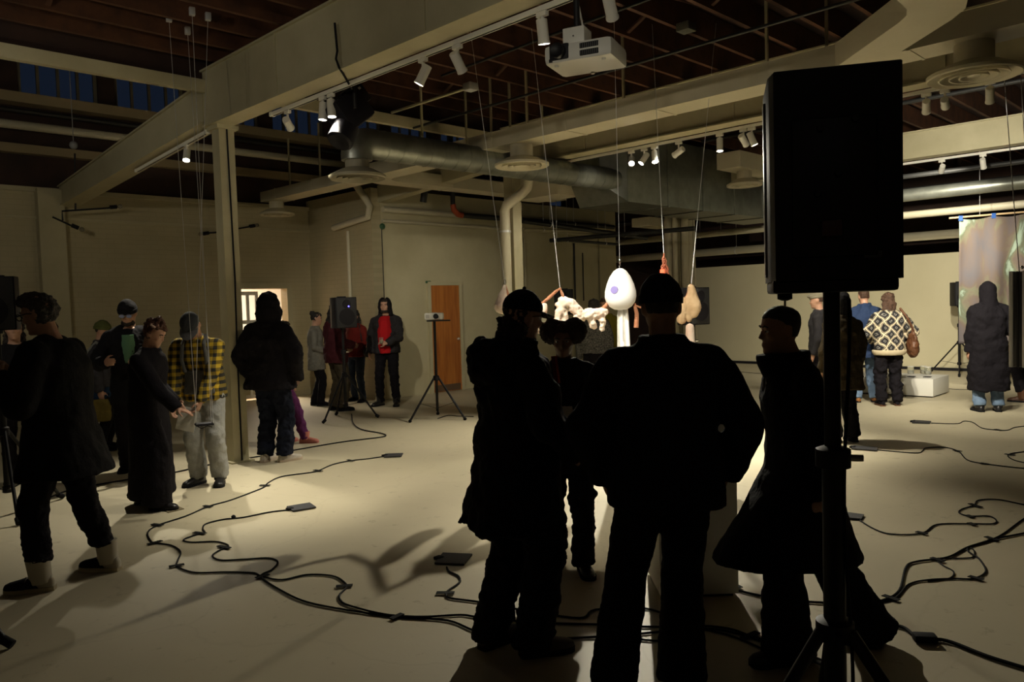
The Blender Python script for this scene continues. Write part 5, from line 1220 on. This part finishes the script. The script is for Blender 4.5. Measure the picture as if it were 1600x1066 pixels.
# black stage light on the near girder
sl = on_X(545, 172, 4.2)
t = thing('stage_light', 'bulky black stage light hanging from the large girder by its yoke', 'stage light', sl, face_rot(150))
Rm = Matrix.Rotation(math.radians(-38), 3, 'Y') @ Matrix.Rotation(.3, 3, 'Z')
obj('housing', MB().bbox((0, 0, -.02), (.34, .26, .30), .04, Rm), BLACKP, t)
obj('lens_barrel', MB().lathe([(.10, .0), (.12, .02), (.12, .2), (.10, .22), (.001, .2)], Rm @ Vector((-.12, 0, -.10)), 20, Rm @ Matrix.Rotation(math.radians(-110), 3, 'Y')), BLACKP, t)
obj('rear_box', MB().bbox(Rm @ Vector((.16, 0, .06)), (.16, .2, .2), .02, Rm), BLACKM, t)
obj('yoke', MB().tube([(-.0, -.17, -.02), (0, -.17, .2), (0, -.1, .24), (0, .1, .24), (0, .17, .2), (0, .17, -.02)], .018, 8), BLACKM, t)
obj('clamp', MB().bbox((0, 0, .27), (.08, .08, .1), .01), BLACKM, t); obj('hanging_bolt', MB().tube([(0, 0, .3), (0, 0, 3.64 - sl.z)], .012, 8), BLACKM, t)
obj('label_plate', MB().box(Rm @ Vector((.16, -.104, .10)), (.06, .004, .022), Rm), WHITEP, t)
for k in range(5): obj('heat_fin', MB().box(Rm @ Vector((.05 * k - .10, 0, .135)), (.012, .22, .03), Rm), BLACKM, t)
pts = [on_X(523, 36, 3.72), on_X(527, 80, 3.72), on_X(525, 92, 3.71), on_X(530, 106, 3.72), on_X(536, 116, 3.80), on_X(549, 129, 4.05), sl + Vector((0, 0, .28))]
pts[4].z = 3.63; pts[5].z = 3.60
tag(obj('safety_cable', MB().tube(pts, .010, 7), RUBBER), 'thick black cable looped over the large girder to the stage light', 'cable')
# bare bulb brackets by the brick wall
def bulb_bracket(label, pts_list, sockets, Y):
    ps = [[on_Y(a, b, Y) for a, b in pl] for pl in pts_list]
    t = thing('bulb_bracket', label, 'lamp', ps[0][0])
    o0 = ps[0][0]
    for p_ in ps: obj('conduit', MB().tube([x_ - o0 for x_ in p_], .014, 8), BLACKM, t)
    for (a, b), (c, e) in sockets:
        p, q = on_Y(a, b, Y) - o0, on_Y(c, e, Y) - o0; d_ = (q - p).normalized()
        so = obj('socket', MB().tube([p, p + d_ * .1], .032, 12), BLACKP, t)
        obj('bulb', MB().ell(p + d_ * .15, .038, 12, 8), mat('clear_bulb', (.6, .58, .5), .1, trans=.8), so)
bulb_bracket('black ceiling bracket with two unlit bulbs in front of the pilaster', [[(117, 240), (118, 328)], [(172, 325), (97, 330), (98, 345)], [(82, 339), (112, 353)]], [((172, 324), (186, 323)), ((112, 352), (124, 357)), ], 13.2)
bulb_bracket('black bracket with unlit bulbs beside the tall left column', [[(340, 363), (392, 354)], [(340, 363), (326, 364)]], [((390, 354), (402, 352)), ((326, 364), (314, 366))], 13.57)
tag(obj('globe_lamp', MB().ell(on_Y(115, 227, 12.0), .055, 14, 10).tube([on_Y(115, 227, 12.0) + Vector((0, 0, .05)), on_Y(115, 227, 12.0) + Vector((0, 0, 2.2))], .006, 6), mat('dull_globe', (.30, .30, .30), .4)), 'small unlit globe lamp hanging before the upper brown wall', 'lamp')

# ------------------------------------------------------------------ hanging works
def wire(a, b, parent, o0, name='wire', r=.0028): return obj(name, MB().tube([a - o0, b - o0], r, 6), STEEL, parent)
D = 7.5
FABRIC = mat('fleshy_fabric', (.80, .66, .55), .85, col2=(.74, .50, .40), nscale=7, ramp=(.45, .75), bump=.3, bscale=40)
BEIGE = mat('beige_fabric', (.66, .47, .28), .85, col2=(.55, .36, .20), nscale=8, bump=.3, bscale=40)
ROPE = mat('wrapped_branch', (.46, .20, .11), .8, col2=(.36, .14, .07), nscale=25, bump=.6, bscale=80)
e0 = at_d(970, 485, D)
t = thing('hanging_egg', 'white egg sculpture with a lilac dot hanging on a wire', 'sculpture', e0)
prof = [(.002, 0), (.06, .008), (.105, .035), (.138, .08), (.151, .13), (.148, .18), (.130, .25), (.100, .32), (.06, .375), (.028, .396), (.002, .402)]
obj('shell', MB().lathe(prof, (0, 0, 0), 32), mat('egg_white', (.86, .85, .86), .45), t, 60)
dc = at_d(957.5, 453.5, D) - e0; dn = Vector((dc.x, dc.y, .0)); dn = (-FW * .97 - RT * .3).normalized()
cen = Vector((0, 0, dc.z)); hit = cen + dn * .142 + RT * 0
hit = Vector((0, 0, dc.z)) + (RT * -.075 - FW * .128)
nrm = Vector((hit.x, hit.y, 0)).normalized()
obj('lilac_dot', MB().lathe([(.001, .008), (.036, .006), (.037, .0), (.036, -.02), (.001, -.02)], hit, 24, aim(nrm)), mat('lilac', (.24, .20, .50), .6), t)
obj('hook', MB().tube([(0, 0, .40), (.012, 0, .425), (0, 0, .45), (-.012, 0, .425)], .004, 6, closed=True), CHROME, t)
obj('clip', MB().lathe([(.008, 0), (.012, .01), (.012, .04), (.005, .05)], (0, 0, .445), 10), CHROME, t)
wire(e0 + Vector((0, 0, .49)), Vector((e0.x, e0.y, 4.35)), t, e0)
rb = MB().rings([[Vector((0, 0, 0)) + RT * (x_ * w_) + FW * (.02 * math.sin(x_ * 7 + z * 3) + (.012 if s_ else 0)) + RT * .02 + Vector((0, 0, z)) for x_, s_ in [(q / 6 - 1, 0) for q in range(13)] + [(1 - q / 6, 1) for q in range(13)]] for z, w_ in ((.02, .05), (-.1, .058), (-.3, .062), (-.6, .066))])
obj('ribbon', rb, mat('white_cloth', (.85, .83, .80), .8), t)
# garland of stuffed garments on a wrapped branch
g0 = at_d(875, 452, D)
t = thing('garment_garland', 'pale stuffed garments strung on a wrapped branch left of the egg', 'sculpture', g0)
def L(px, py, dd=0.0): return at_d(px, py, D + dd) - g0
obj('branch', MB().tube([L(846, 475), L(858, 465), L(868, 456), L(875, 451), L(878, 458), L(881, 468)], [.012, .016, .014, .012, .014, .012], 8), ROPE, t)
obj('branch', MB().tube([L(938, 486), L(950, 474), L(960, 463), L(962, 460)], [.016, .017, .013, .006], 8), ROPE, t)
obj('branch', MB().tube([L(789, 446), L(794, 462), L(806, 480), L(820, 488), L(846, 475)], [.012, .016, .014, .014, .012], 8), ROPE, t)
skin_over('sock', MB().limb([L(850, 478), L(845, 495), L(843, 512), L(846, 516)], [.035, .05, .055, .045]), FABRIC, t, .010, 2, .01, .06)
skin_over('hanging_cloth', MB().limb([L(788, 448), L(786, 462), L(784, 480)], [.02, .045, .07]), FABRIC, t, .010, 2, .020, .06)
skin_over('leggings', MB().limb([L(880, 472), L(875, 484), L(872, 500), L(868, 522)], [.05, .044, .040, .042]).limb([L(880, 471), L(892, 475), L(902, 486), L(908, 497)], [.05, .054, .055, .05]).limb([L(880, 474), L(884, 492), L(884, 512)], [.036, .028, .026]).limb([L(876, 472), L(870, 477)], [.026, .024]), FABRIC, t, .010, 2, .020, .06)
skin_over('ruffled_top', MB().limb([L(905, 495), L(916, 491), L(930, 490), L(943, 488)], [.05, .052, .058, .042]).limb([L(922, 492), L(926, 506), L(929, 511)], [.05, .036, .022]).limb([L(938, 490), L(942, 505), L(941, 515)], [.04, .03, .02]), FABRIC, t, .009, 1, .022, .05)
wire(at_d(875, 450, D), on_z(830, 40, 4.3), t, g0); wire(at_d(789, 444, D), on_z(734, 40, 4.3), t, g0)
obj('carabiner', MB().tube([L(789, 445) + RT * (.01 * math.cos(a)) + Vector((0, 0, .025 + .025 * math.sin(a))) for a in [2 * math.pi * j / 10 for j in range(10)]], .004, 6, closed=True), CHROME, t)
# copper strand with a red light
g0 = at_d(1038, 436, D)
t = thing('copper_strand', 'copper braided strands with a red glowing bead above the black beanie', 'sculpture', g0)
COPPER = mat('copper', (.55, .20, .12), .4, .5)
for k, (bx, by) in enumerate(((1032, 437), (1037, 440), (1047, 437), (1042, 446))):
    a, b = at_d(1037, 396, D) - g0, at_d(bx, by, D + .02 * k) - g0
    obj('strand', MB().tube([a.lerp(b, q / 10) + RT * (.008 * math.sin(q * 2.1 + k)) for q in range(11)], .008, 6), COPPER, t)
obj('red_light', MB().bbox(at_d(1035, 425, D - .03) - g0, (.035, .035, .05), .008), mat('red_glow', (.8, .1, .05), .4, emit=(1.0, .10, .04), estr=2.2), t)
for k in range(9): obj('bead', MB().ell(at_d(1037 + random.uniform(-4, 8) * (k / 9), 398 + 4.2 * k, D) - g0, .010, 8, 6), COPPER, t)
wire(at_d(1037, 397, D), on_z(1019, 38, 4.3), t, g0)
obj('tail', MB().tube([at_d(1042, 446, D + .05) - g0, at_d(1040, 520, D + .05) - g0], .008, 6), COPPER, t)
# beige stuffed garment
g0 = at_d(1080, 500, D)
t = thing('beige_garment', 'beige stuffed stocking shape hanging right of the black beanie', 'sculpture', g0)
def L(px, py, dd=0.0): return at_d(px, py, D + dd) - g0
skin_over('stocking', MB().limb([L(1080, 450), L(1083, 466), L(1086, 480), L(1085, 490)], [.035, .055, .065, .045]).limb([L(1076, 468), L(1072, 485), L(1076, 498)], [.045, .04, .035]), BEIGE, t, .010, 2, .012, .08)
skin_over('rolled_sock', MB().limb([L(1066, 472), L(1068, 482), L(1064, 500)], [.045, .05, .045]), BEIGE, t, .010, 2, .012, .06)
obj('branch', MB().tube([L(1067, 470), L(1073, 463), L(1079, 448), L(1080, 444)], [.012, .012, .012, .008], 8), ROPE, t)
obj('branch', MB().tube([L(991, 474), L(995, 490), L(994, 512)], [.014, .02, .024], 8), ROPE, t)
obj('cross_twig', MB().tube([L(1066, 476), L(1030, 490, .1), L(993, 478)], .010, 8), ROPE, t)
obj('hanging_cloth', MB().limb([L(1078, 512), L(1080, 560)], [.04, .05]), FABRIC, t)
wire(at_d(1080, 444, D), on_z(1119, 36, 4.3), t, g0)
# black plate on four wires, and the sheet behind it
p0 = at_d(319, 663, 7.0)
t = thing('hanging_plate', 'small black plate hung from wires beside the woman in the long black coat', 'sculpture', p0, face_rot(150))
obj('plate', MB().bbox((0, 0, 0), (.15, .13, .018), .006), BLACKP, t); obj('glass_top', MB().bbox((0, 0, .011), (.12, .09, .005), .002), mat('grey_glass', (.20, .20, .22), .15), t)
obj('sensor_fringe', MB().tube([(-.06, -.05, -.01), (-.03, -.05, -.03), (.02, -.05, -.012), (.06, -.05, -.026)], .004, 6), BLACKP, t)
W = Matrix.Translation(p0) @ Matrix.Rotation(face_rot(150), 4, 'Z'); Wi = W.inverted()
for (cx, cy), (px, py) in zip(((-.07, -.06), (.07, -.06), (.07, .06), (-.07, .06)), ((264, 28), (293, 48), (300, 18), (325, 26))):
    b = Wi @ on_z(px, py, 4.29); obj('wire', MB().tube([(cx, cy, .0), b], .0024, 6), STEEL, t)
    obj('hook_block', MB().bbox(b, (.05, .05, .07), .008), STEEL, t)
p1 = at_d(292, 655, 7.1)
o = obj('paper_sheet', MB().bbox(p1, (.17, .004, .22), .001, rotz(face_rot(180)) @ Matrix.Rotation(.25, 3, 'Y')), mat('paper', (.62, .60, .54), .7)); tag(o, 'white sheet hanging from the hand of the person in plaid', 'paper')
# hanging case
c0 = at_d(1606, 570, 7.0)
t = thing('hanging_case', 'black case with two silver rims hanging on wires at the right edge', 'case', c0, face_rot(140))
hh, ww, dd = .83, .40, .17
obj('case_body', MB().bbox((-.06, 0, hh / 2), (ww, dd * .86, hh), .015), BLACKLEATHER, t)
ALU = mat('aluminium', (.55, .55, .56), .4, .3)
for y_ in (-dd * .3, dd * .3):
    obj('silver_rim', MB().bbox((-.06, y_, hh / 2), (ww + .012, .034, hh + .012), .006), ALU, t)
obj('rim_gap', MB().bbox((-.06, 0, hh / 2), (ww + .008, .02, hh + .008), .002), BLACKP, t)
for z_ in (.18, .62): obj('latch', MB().bbox((ww / 2 - .06 + .01, 0, z_), (.014, .05, .06), .004), CHROME, t)
obj('handle', MB().tube([(ww / 2 - .1, 0, hh), (ww / 2 - .1, 0, hh + .05), (ww / 2 - .2, 0, hh + .05), (ww / 2 - .2, 0, hh)], .012, 8), BLACKP, t)
for q in range(7): obj('hardware', MB().ell((ww / 2 - .10 - .025 * q, random.uniform(-.05, .05), hh + .02 + random.uniform(0, .03)), .016, 8, 6), CHROME, t)
Wi = (Matrix.Translation(c0) @ Matrix.Rotation(face_rot(140), 4, 'Z')).inverted()
for x_, px, py in ((-.22, 1562, 30), (.1, 1590, 30)):
    b = Wi @ on_z(px, py, 4.3); b.z = 4.3 - c0.z
    obj('wire', MB().tube([(x_, 0, hh), b], .004, 6), STEEL, t)
# banner on a rod
ra = at_d(1483, 341, 13.2); rb_ = at_d(1690, 324, 12.6)
t = thing('fabric_banner', 'large printed fabric banner in grey, brown and pale green hanging from a wooden rod', 'banner', ra)
obj('rod', MB().tube([(0, 0, 0), rb_ - ra], .016, 10), mat('pale_wood', (.60, .42, .24), .6), t)
bd = (rb_ - ra); bx = Vector((bd.x, bd.y, 0)).normalized(); bn = Vector((-bx.y, bx.x, 0))
nx, nz = 60, 44; BW, BH = 1.95, 2.10
vs, fs = [], []
for j in range(nz + 1):
    for i in range(nx + 1):
        u, v = i / nx, j / nz
        dd = (.05 * math.sin(u * 17 + v * 1.3) + .03 * math.sin(u * 37 + 1.7 * v)) * (.25 + .75 * v) + .02 * noise.noise(Vector((u * 4, v * 4, 0)))
        sag = .035 * (1 - v) * math.sin((u * 4 % 1) * math.pi)
        p = bd * ((.15 + u * BW * (1 + .02 * v)) / bd.length) + bn * dd - Vector((0, 0, .02 + sag + v * BH))
        vs.append(p)
for j in range(nz):
    for i in range(nx):
        a = j * (nx + 1) + i; fs.append((a, a + 1, a + nx + 2, a + nx + 1))
BAN = bpy.data.materials.new('banner_print'); BAN.use_nodes = True; nt = BAN.node_tree; b = nt.nodes['Principled BSDF']
tc = N(nt, 'ShaderNodeTexCoord'); n1 = N(nt, 'ShaderNodeTexNoise'); n1.inputs['Scale'].default_value = 2.0; n1.inputs['Detail'].default_value = 5; n1.inputs['Distortion'].default_value = .8
mp = N(nt, 'ShaderNodeMapping'); mp.inputs['Scale'].default_value = (1.2, 1.2, .55); nt.links.new(tc.outputs['Object'], mp.inputs[0]); nt.links.new(mp.outputs[0], n1.inputs['Vector'])
rp = N(nt, 'ShaderNodeValToRGB'); cr = rp.color_ramp; cr.elements[0].position = .30; cr.elements[0].color = (.10, .09, .10, 1); cr.elements[1].position = .72; cr.elements[1].color = (.40, .50, .40, 1)
for p_, c_ in ((.42, (.12, .095, .09, 1)), (.48, (.13, .095, .075, 1)), (.53, (.15, .14, .09, 1)), (.57, (.11, .125, .08, 1)), (.60, (.26, .33, .26, 1))):
    e = cr.elements.new(p_); e.color = c_
nt.links.new(n1.outputs['Fac'], rp.inputs[0]); nt.links.new(rp.outputs[0], b.inputs['Base Color']); b.inputs['Roughness'].default_value = .75
bo = obj('cloth', MB().add(vs, fs), BAN, t, 180)
so = bo.modifiers.new('thick', 'SOLIDIFY'); so.thickness = .004; PENDING.append(bo)
for k in range(5):
    p = bd * ((.17 + k * .48) / bd.length); obj('tape_loop', MB().bar(p - bx * .03 - Vector((0, 0, .02)), p + bx * .03 - Vector((0, 0, .02)), .045, .085), mat('blue_tape', (.02, .09, .34), .5), t)
for f_ in (.24, .62, .95):
    p = bd * f_; obj('wire', MB().tube([p, Vector((p.x, p.y, 4.35 - ra.z))], .004, 6), STEEL, t)

# ------------------------------------------------------------------ plinths, jars, floor pieces
c0 = on_z(1458, 622); Lx = 0.78; Ly = 1.55
t = thing('low_plinth', 'low white plinth carrying glass jars beside the patterned sweater', 'plinth', (c0.x + Lx / 2, c0.y + Ly / 2, 0))
obj('box', MB().bbox((0, 0, .155), (Lx, Ly, .27), .004), WHITEPT, t); obj('toe_recess', MB().span((-Lx / 2 + .03, -Ly / 2 + .03, 0), (Lx / 2 - .03, Ly / 2 - .03, .03)), BLACKP, t)
PGLASS = mat('jar_glass', (.92, .94, .92), .04, trans=.95)
for k, (px, py, lab) in enumerate(((1423, 584, 'clear glass jar on the low plinth, nearest the brown bag'), (1443, 583.5, 'clear glass jar at the back of the low plinth'), (1450, 585, 'clear glass jar in front of another at the middle of the low plinth'))):
    p = on_z(px, py, .29); j = thing('glass_jar', lab, 'jar', (p.x, p.y, .29), group='glass jars on the low plinth')
    obj('jar_wall', MB().lathe([(.001, .001), (.046, .001), (.05, .008), (.05, .11), (.046, .11), (.046, .012), (.001, .012)], n=20), PGLASS, j)
    obj('lid', MB().lathe([(.001, .112), (.052, .112), (.052, .124), (.001, .126)], n=20), WHITEP, j)
    obj('contents', MB().lathe([(.001, .014), (.043, .014), (.043, .06), (.001, .06)], n=16), mat('pale_grain', (.72, .68, .58), .8), j)
for k, (px, py, lab) in enumerate(((1424, 589, 'flat black pad on the low plinth, left'), (1449, 589.5, 'flat black pad on the low plinth, right'))):
    p = on_z(px, py, .29); tag(obj('sensor_pad', MB().bbox((p.x, p.y, .2955), (.10, .10, .010), .003), BLACKP), ['flat black pad on the low plinth before the single jar', 'flat black pad on the low plinth before the two jars'][k], 'pad', 'pads on the plinth')
p = on_z(1066, 893); t = thing('tall_plinth', 'tall white plinth standing behind the man in the black beanie', 'plinth', (p.x, p.y, 0), face_rot(0))
obj('box', MB().bbox((0, .22, .50), (.43, .43, .96), .004), WHITEPT, t); obj('toe_recess', MB().span((-.19, .03, 0), (.19, .41, .03)), BLACKP, t)
p = on_z(1162, 628); tag(obj('blue_booklet', MB().bbox((p.x, p.y, .012), (.34, .30, .022), .003, rotz(.5)), mat('blue_cover', (.05, .12, .55), .5)), 'blue booklet lying on the floor beyond the shaved head woman', 'booklet')
pts = [on_z(x_, y_) for x_, y_ in ((251, 796), (276, 791), (288, 796), (263, 802))]
tag(obj('floor_mat', MB().rings([[p + Vector((0, 0, z)) for p in pts] for z in (.001, .006)]), mat('tan_board_mat', (.17, .135, .075), .8)), 'small tan square lying beside the feet of the coat woman', 'mat')
# small drinking glass in the man's hand
Pm, w_ = MAN_GLASS
gl = Pm.matrix_basis @ (w_ + Vector((-.07, -.06, .0)))
j = thing('drinking_glass', 'small glass held by the man in the red sweater', 'glass', gl)
obj('tumbler', MB().lathe([(.001, 0), (.03, 0), (.036, .10), (.033, .10), (.028, .008), (.001, .008)], n=16), PGLASS, j)
obj('drink', MB().lathe([(.001, .01), (.028, .01), (.031, .06), (.001, .06)], n=16), mat('pale_drink', (.5, .42, .25), .2), j)

# ------------------------------------------------------------------ floor cables
def smooth_path(pts, n=6):
    P_ = [Vector(p) for p in pts]; out = []
    for i in range(len(P_) - 1):
        a, b, c, d_ = P_[max(0, i - 1)], P_[i], P_[i + 1], P_[min(len(P_) - 1, i + 2)]
        for k in range(n):
            t_ = k / n
            out.append(.5 * ((2 * b) + (c - a) * t_ + (2 * a - 5 * b + 4 * c - d_) * t_ ** 2 + (3 * b - a - 3 * c + d_) * t_ ** 3))
    out.append(P_[-1]); return out
def cable(label, px, r=.007):
    r *= .75
    pts = smooth_path([on_z(a, b) + Vector((0, 0, r + .001)) for a, b in px])
    o = obj('floor_cable', MB().tube(pts, r, 6), RUBBER); return tag(o, label, 'cable', 'black cables taped across the floor')
cable('black cable winding from the far pad to the left loop of the floor', [(602, 714), (575, 718), (548, 721), (520, 727), (497, 737), (482, 740), (440, 746), (420, 755), (413, 762), (400, 768), (360, 783), (325, 793), (290, 808), (245, 823), (231, 834), (235, 846), (242, 850), (268, 854), (282, 864), (278, 877), (276, 886), (290, 893), (310, 897), (350, 896), (395, 897), (408, 902), (440, 908), (480, 900), (520, 902), (538, 912), (541, 920), (531, 931), (532, 940), (545, 948), (600, 962), (660, 966), (720, 963), (750, 967), (840, 975), (930, 978), (1020, 982), (1090, 980), (1140, 985), (1175, 997), (1215, 1008), (1300, 1040)], .008)
cable('black cable curling from the middle pad past the coat woman', [(452, 798), (420, 802), (380, 810), (350, 813), (322, 820), (317, 828), (320, 833), (310, 836), (287, 845), (300, 849), (335, 848), (354, 852), (356, 857), (346, 860), (332, 870), (345, 877), (380, 876), (420, 874), (434, 880), (425, 892), (408, 903), (440, 925), (480, 943), (540, 955), (620, 966), (700, 972), (750, 990), (840, 1000), (960, 996), (1090, 985), (1150, 992), (1215, 1013), (1290, 1044)], .008)
cable('short black cable from the square pad beside the parka man', [(698, 888), (702, 895), (716, 902), (718, 912), (700, 925), (697, 932), (705, 937), (750, 943), (820, 956), (905, 968), (930, 955), (1000, 952), (1040, 962)], .008)
cable('black cable fanning out behind the legs of the beanie man', [(990, 1000), (1040, 1003), (1085, 986), (1140, 995), (1200, 1020)], .007)
cable('thick black cable with a plug beside the tall plinth', [(1060, 905), (1095, 909), (1120, 916), (1140, 922), (1215, 938), (1300, 945), (1345, 945), (1380, 940), (1405, 925), (1415, 890), (1430, 880), (1480, 873), (1510, 858), (1535, 850), (1560, 843), (1600, 835), (1680, 818)], .009)
cable('black cable looping low through the taped bundle at the right', [(1330, 950), (1395, 938), (1420, 915), (1450, 908), (1490, 906), (1520, 906), (1540, 895), (1530, 875), (1512, 858), (1560, 840), (1600, 812), (1640, 790)], .007)
cable('black cable making the small inner loop of the right bundle', [(1462, 876), (1475, 886), (1490, 895), (1484, 905), (1450, 910)], .006)
cable('black cable making the upper inner loop of the right bundle', [(1465, 874), (1500, 874), (1520, 872), (1522, 862), (1515, 856)], .006)
cable('black cable winding from the pad beside the speaker pole to the right edge', [(1340, 812), (1360, 825), (1385, 835), (1420, 837), (1445, 833), (1465, 821), (1520, 820), (1550, 820), (1557, 815), (1545, 808), (1515, 808), (1499, 803), (1503, 797), (1522, 791), (1529, 783), (1560, 782), (1600, 790), (1660, 800)], .007)
cable('thin black cable from the pad near the dark coat to the right edge', [(1370, 704), (1430, 709), (1442, 705), (1447, 701), (1475, 700), (1497, 706), (1512, 720), (1540, 726), (1600, 733), (1660, 735)], .007)
cable('thin black cable loop cut by the right edge before the banner', [(1640, 704), (1600, 707), (1576, 711), (1580, 718), (1600, 724), (1640, 730)], .007)
cable('thin black cable from the far pad near the low plinth', [(1455, 662), (1495, 663), (1506, 659), (1520, 661), (1535, 670), (1560, 673), (1575, 673), (1590, 668), (1640, 664)], .007)
cable('thick black cable running out at the lower right corner', [(1280, 985), (1330, 980), (1370, 978), (1410, 983), (1435, 1000), (1480, 1005), (1540, 1028), (1600, 1047), (1660, 1064)], .012)
cable('black power cable trailing from the loudspeaker stand by the maroon hoodie', [(549, 648), (552, 662), (565, 672), (595, 678), (603, 682), (590, 685), (540, 691), (480, 701), (420, 712), (340, 725), (260, 742), (180, 754), (100, 770), (60, 790)], .010)
cable('thin black cable along the foot of the partition wall', [(1120, 577), (1200, 585), (1350, 588), (1480, 608), (1560, 607)], .006)
cable('black cable on the floor by the projector tripod', [(684, 655), (700, 650), (716, 651), (740, 652)], .008)
def tape(px, py, dx, dy, k, lab):
    a, b = on_z(px - dx, py - dy), on_z(px + dx, py + dy)
    z = Vector((0, 0, .0105))
    tag(obj('tape_strip', MB().bar(a + z, b + z, .035, .004), TAPE), lab, 'tape', 'black tape strips on the floor')
TL = [
 (548, 721, 5, 1, 'tape strip on the far pad cable, closest to the pad'), (497, 737, 6, 1, 'tape strip on the far pad cable, second from the pad'), (414, 760, 8, 0, 'tape strip on the far pad cable, third from the pad'),
 (325, 793, 6, 1, 'tape strip on the far pad cable beside the tan square'), (246, 822, 8, 1, 'tape strip at the start of the leftmost cable bend'), (242, 850, 11, -3, 'tape strip at the end of the leftmost cable bend'),
 (276, 886, 12, -2, 'tape strip where the left cable turns along the front'), (312, 835, 9, 1, 'tape strip on the middle pad cable, upper of its two bends'), (350, 857, 9, 2, 'tape strip on the middle pad cable, lower of its two bends'),
 (410, 903, 10, -3, 'tape strip where the two left cables cross'), (538, 918, 13, -1, 'wide tape strip on the hooked cable left of the parka man'), (620, 966, 9, -4, 'slanted tape strip on the joined cables left of the parka man'),
 (696, 929, 14, 0, 'tape strip on the short cable below the square pad'), (1172, 996, 12, -5, 'slanted tape strip on the cables right of the beanie man'), (1392, 937, 12, 4, 'tape strip gathering the right bundle beside the speaker stand'),
 (1440, 835, 8, 2, 'tape strip on the single cable from the pad at the speaker pole'), (1465, 877, 10, 3, 'tape strip at the middle of the right bundle'), (1525, 906, 11, 3, 'tape strip on the outer loop of the right bundle'),
 (1550, 844, 10, 3, 'tape strip where the right bundle leaves toward the edge'), (1516, 809, 5, 2, 'small tape strip inside the upper cable bend on the right'), (1519, 821, 5, 2, 'small tape strip under the upper cable bend on the right'),
 (1524, 792, 9, 3, 'tape strip on top of the upper cable bend on the right'), (1496, 706, 6, 1, 'tape strip on the thin cable crossing before the olive coat'), (1538, 726, 6, 1, 'tape strip on the thin cable, nearer the right edge'),
 (1578, 712, 8, 1, 'tape strip on the cable loop cut by the right edge'), (1560, 673, 5, 1, 'tape strip on the cable in front of the low plinth'), (1445, 1003, 9, -3, 'tape strip on the thick cable at the lower right'), (1148, 921, 10, -2, 'tape strip beside the inline plug')]
for k, (px, py, dx, dy, lab) in enumerate(TL): tape(px, py, dx, dy, k, lab)
tag(obj('cable_plug', MB().bbox(on_z(1126, 917) + Vector((0, 0, .02)), (.16, .05, .04), .012, rotz(math.radians(-62))), RUBBER), 'black inline cable plug lying beside the tall plinth', 'plug')
tag(obj('cable_plug', MB().bbox(on_z(1445, 1003) + Vector((0, 0, .02)), (.06, .10, .035), .01, rotz(.6)), RUBBER), 'black cable junction at the lower right corner', 'plug')
tag(obj('cable_bead', MB().ell(on_z(365, 811) + Vector((0, 0, .015)), .018, 10, 6), RUBBER), 'small black bead clipped on a floor cable', 'clip')
def pad(corners, lab):
    c = [on_z(a, b) for a, b in corners]; o0 = sum(c, Vector()) / 4
    t = thing('floor_pad', lab, 'pad', o0, group='black sensor pads on the floor')
    obj('plate', MB().rings([[p - o0 + Vector((0, 0, z)) for p in c] for z in (.004, .016)]), mat('pad_dark', (.028, .028, .032), .6), t)
    obj('cable_socket', MB().bbox(c[3] .lerp(c[0], .5) - o0 + Vector((0, 0, .012)), (.05, .05, .02), .004), RUBBER, t)
pad([(602, 711), (630, 710), (627, 715), (600, 716)], 'thin dark pad on the floor, farthest of those left of the parka')
pad([(448, 794), (484, 788), (494, 795), (458, 801)], 'thin dark pad on the floor, in the middle of the empty floor')
pad([(692, 867), (738, 869), (725, 885), (679, 883)], 'thin dark square pad on the floor beside the parka man')
pad([(1427, 658), (1455, 660), (1453, 663), (1425, 662)], 'thin dark pad on the floor in front of the low plinth')
pad([(1334, 698), (1372, 701), (1370, 706), (1330, 703)], 'thin dark pad on the floor right of the olive coat')
pad([(1320, 803), (1350, 807), (1345, 814), (1316, 811)], 'thin dark pad on the floor just right of the speaker pole')
# tripod leg tip cut by the lower left corner
q = on_z(14, 1014) - RT * .52; t = stand('black tripod stand whose foot shows at the lower left corner', q, 1.5, 270, .52, .72)

for px, py, lab, rr in ((668, 441, 'small green box on the plaster wall above the orange door', .06), (597, 354, 'small round green bell high on the plaster wall corner', .055)):
    p = on_Y(px, py, 11.5)
    if rr == .06: o = obj('wall_box', MB().bbox((p.x, 11.48, p.z), (.10, .05, .045), .006), mat('dull_green', (.05, .12, .06), .5))
    else: o = obj('wall_bell', MB().lathe([(.001, .05), (.03, .05), (rr, .02), (rr, 0), (.001, 0)], (p.x, 11.5, p.z), 18, Matrix.Rotation(math.pi / 2, 3, 'X')), mat('dull_green', (.05, .12, .06), .5))
    tag(o, lab, 'wall box')
bake_pending()
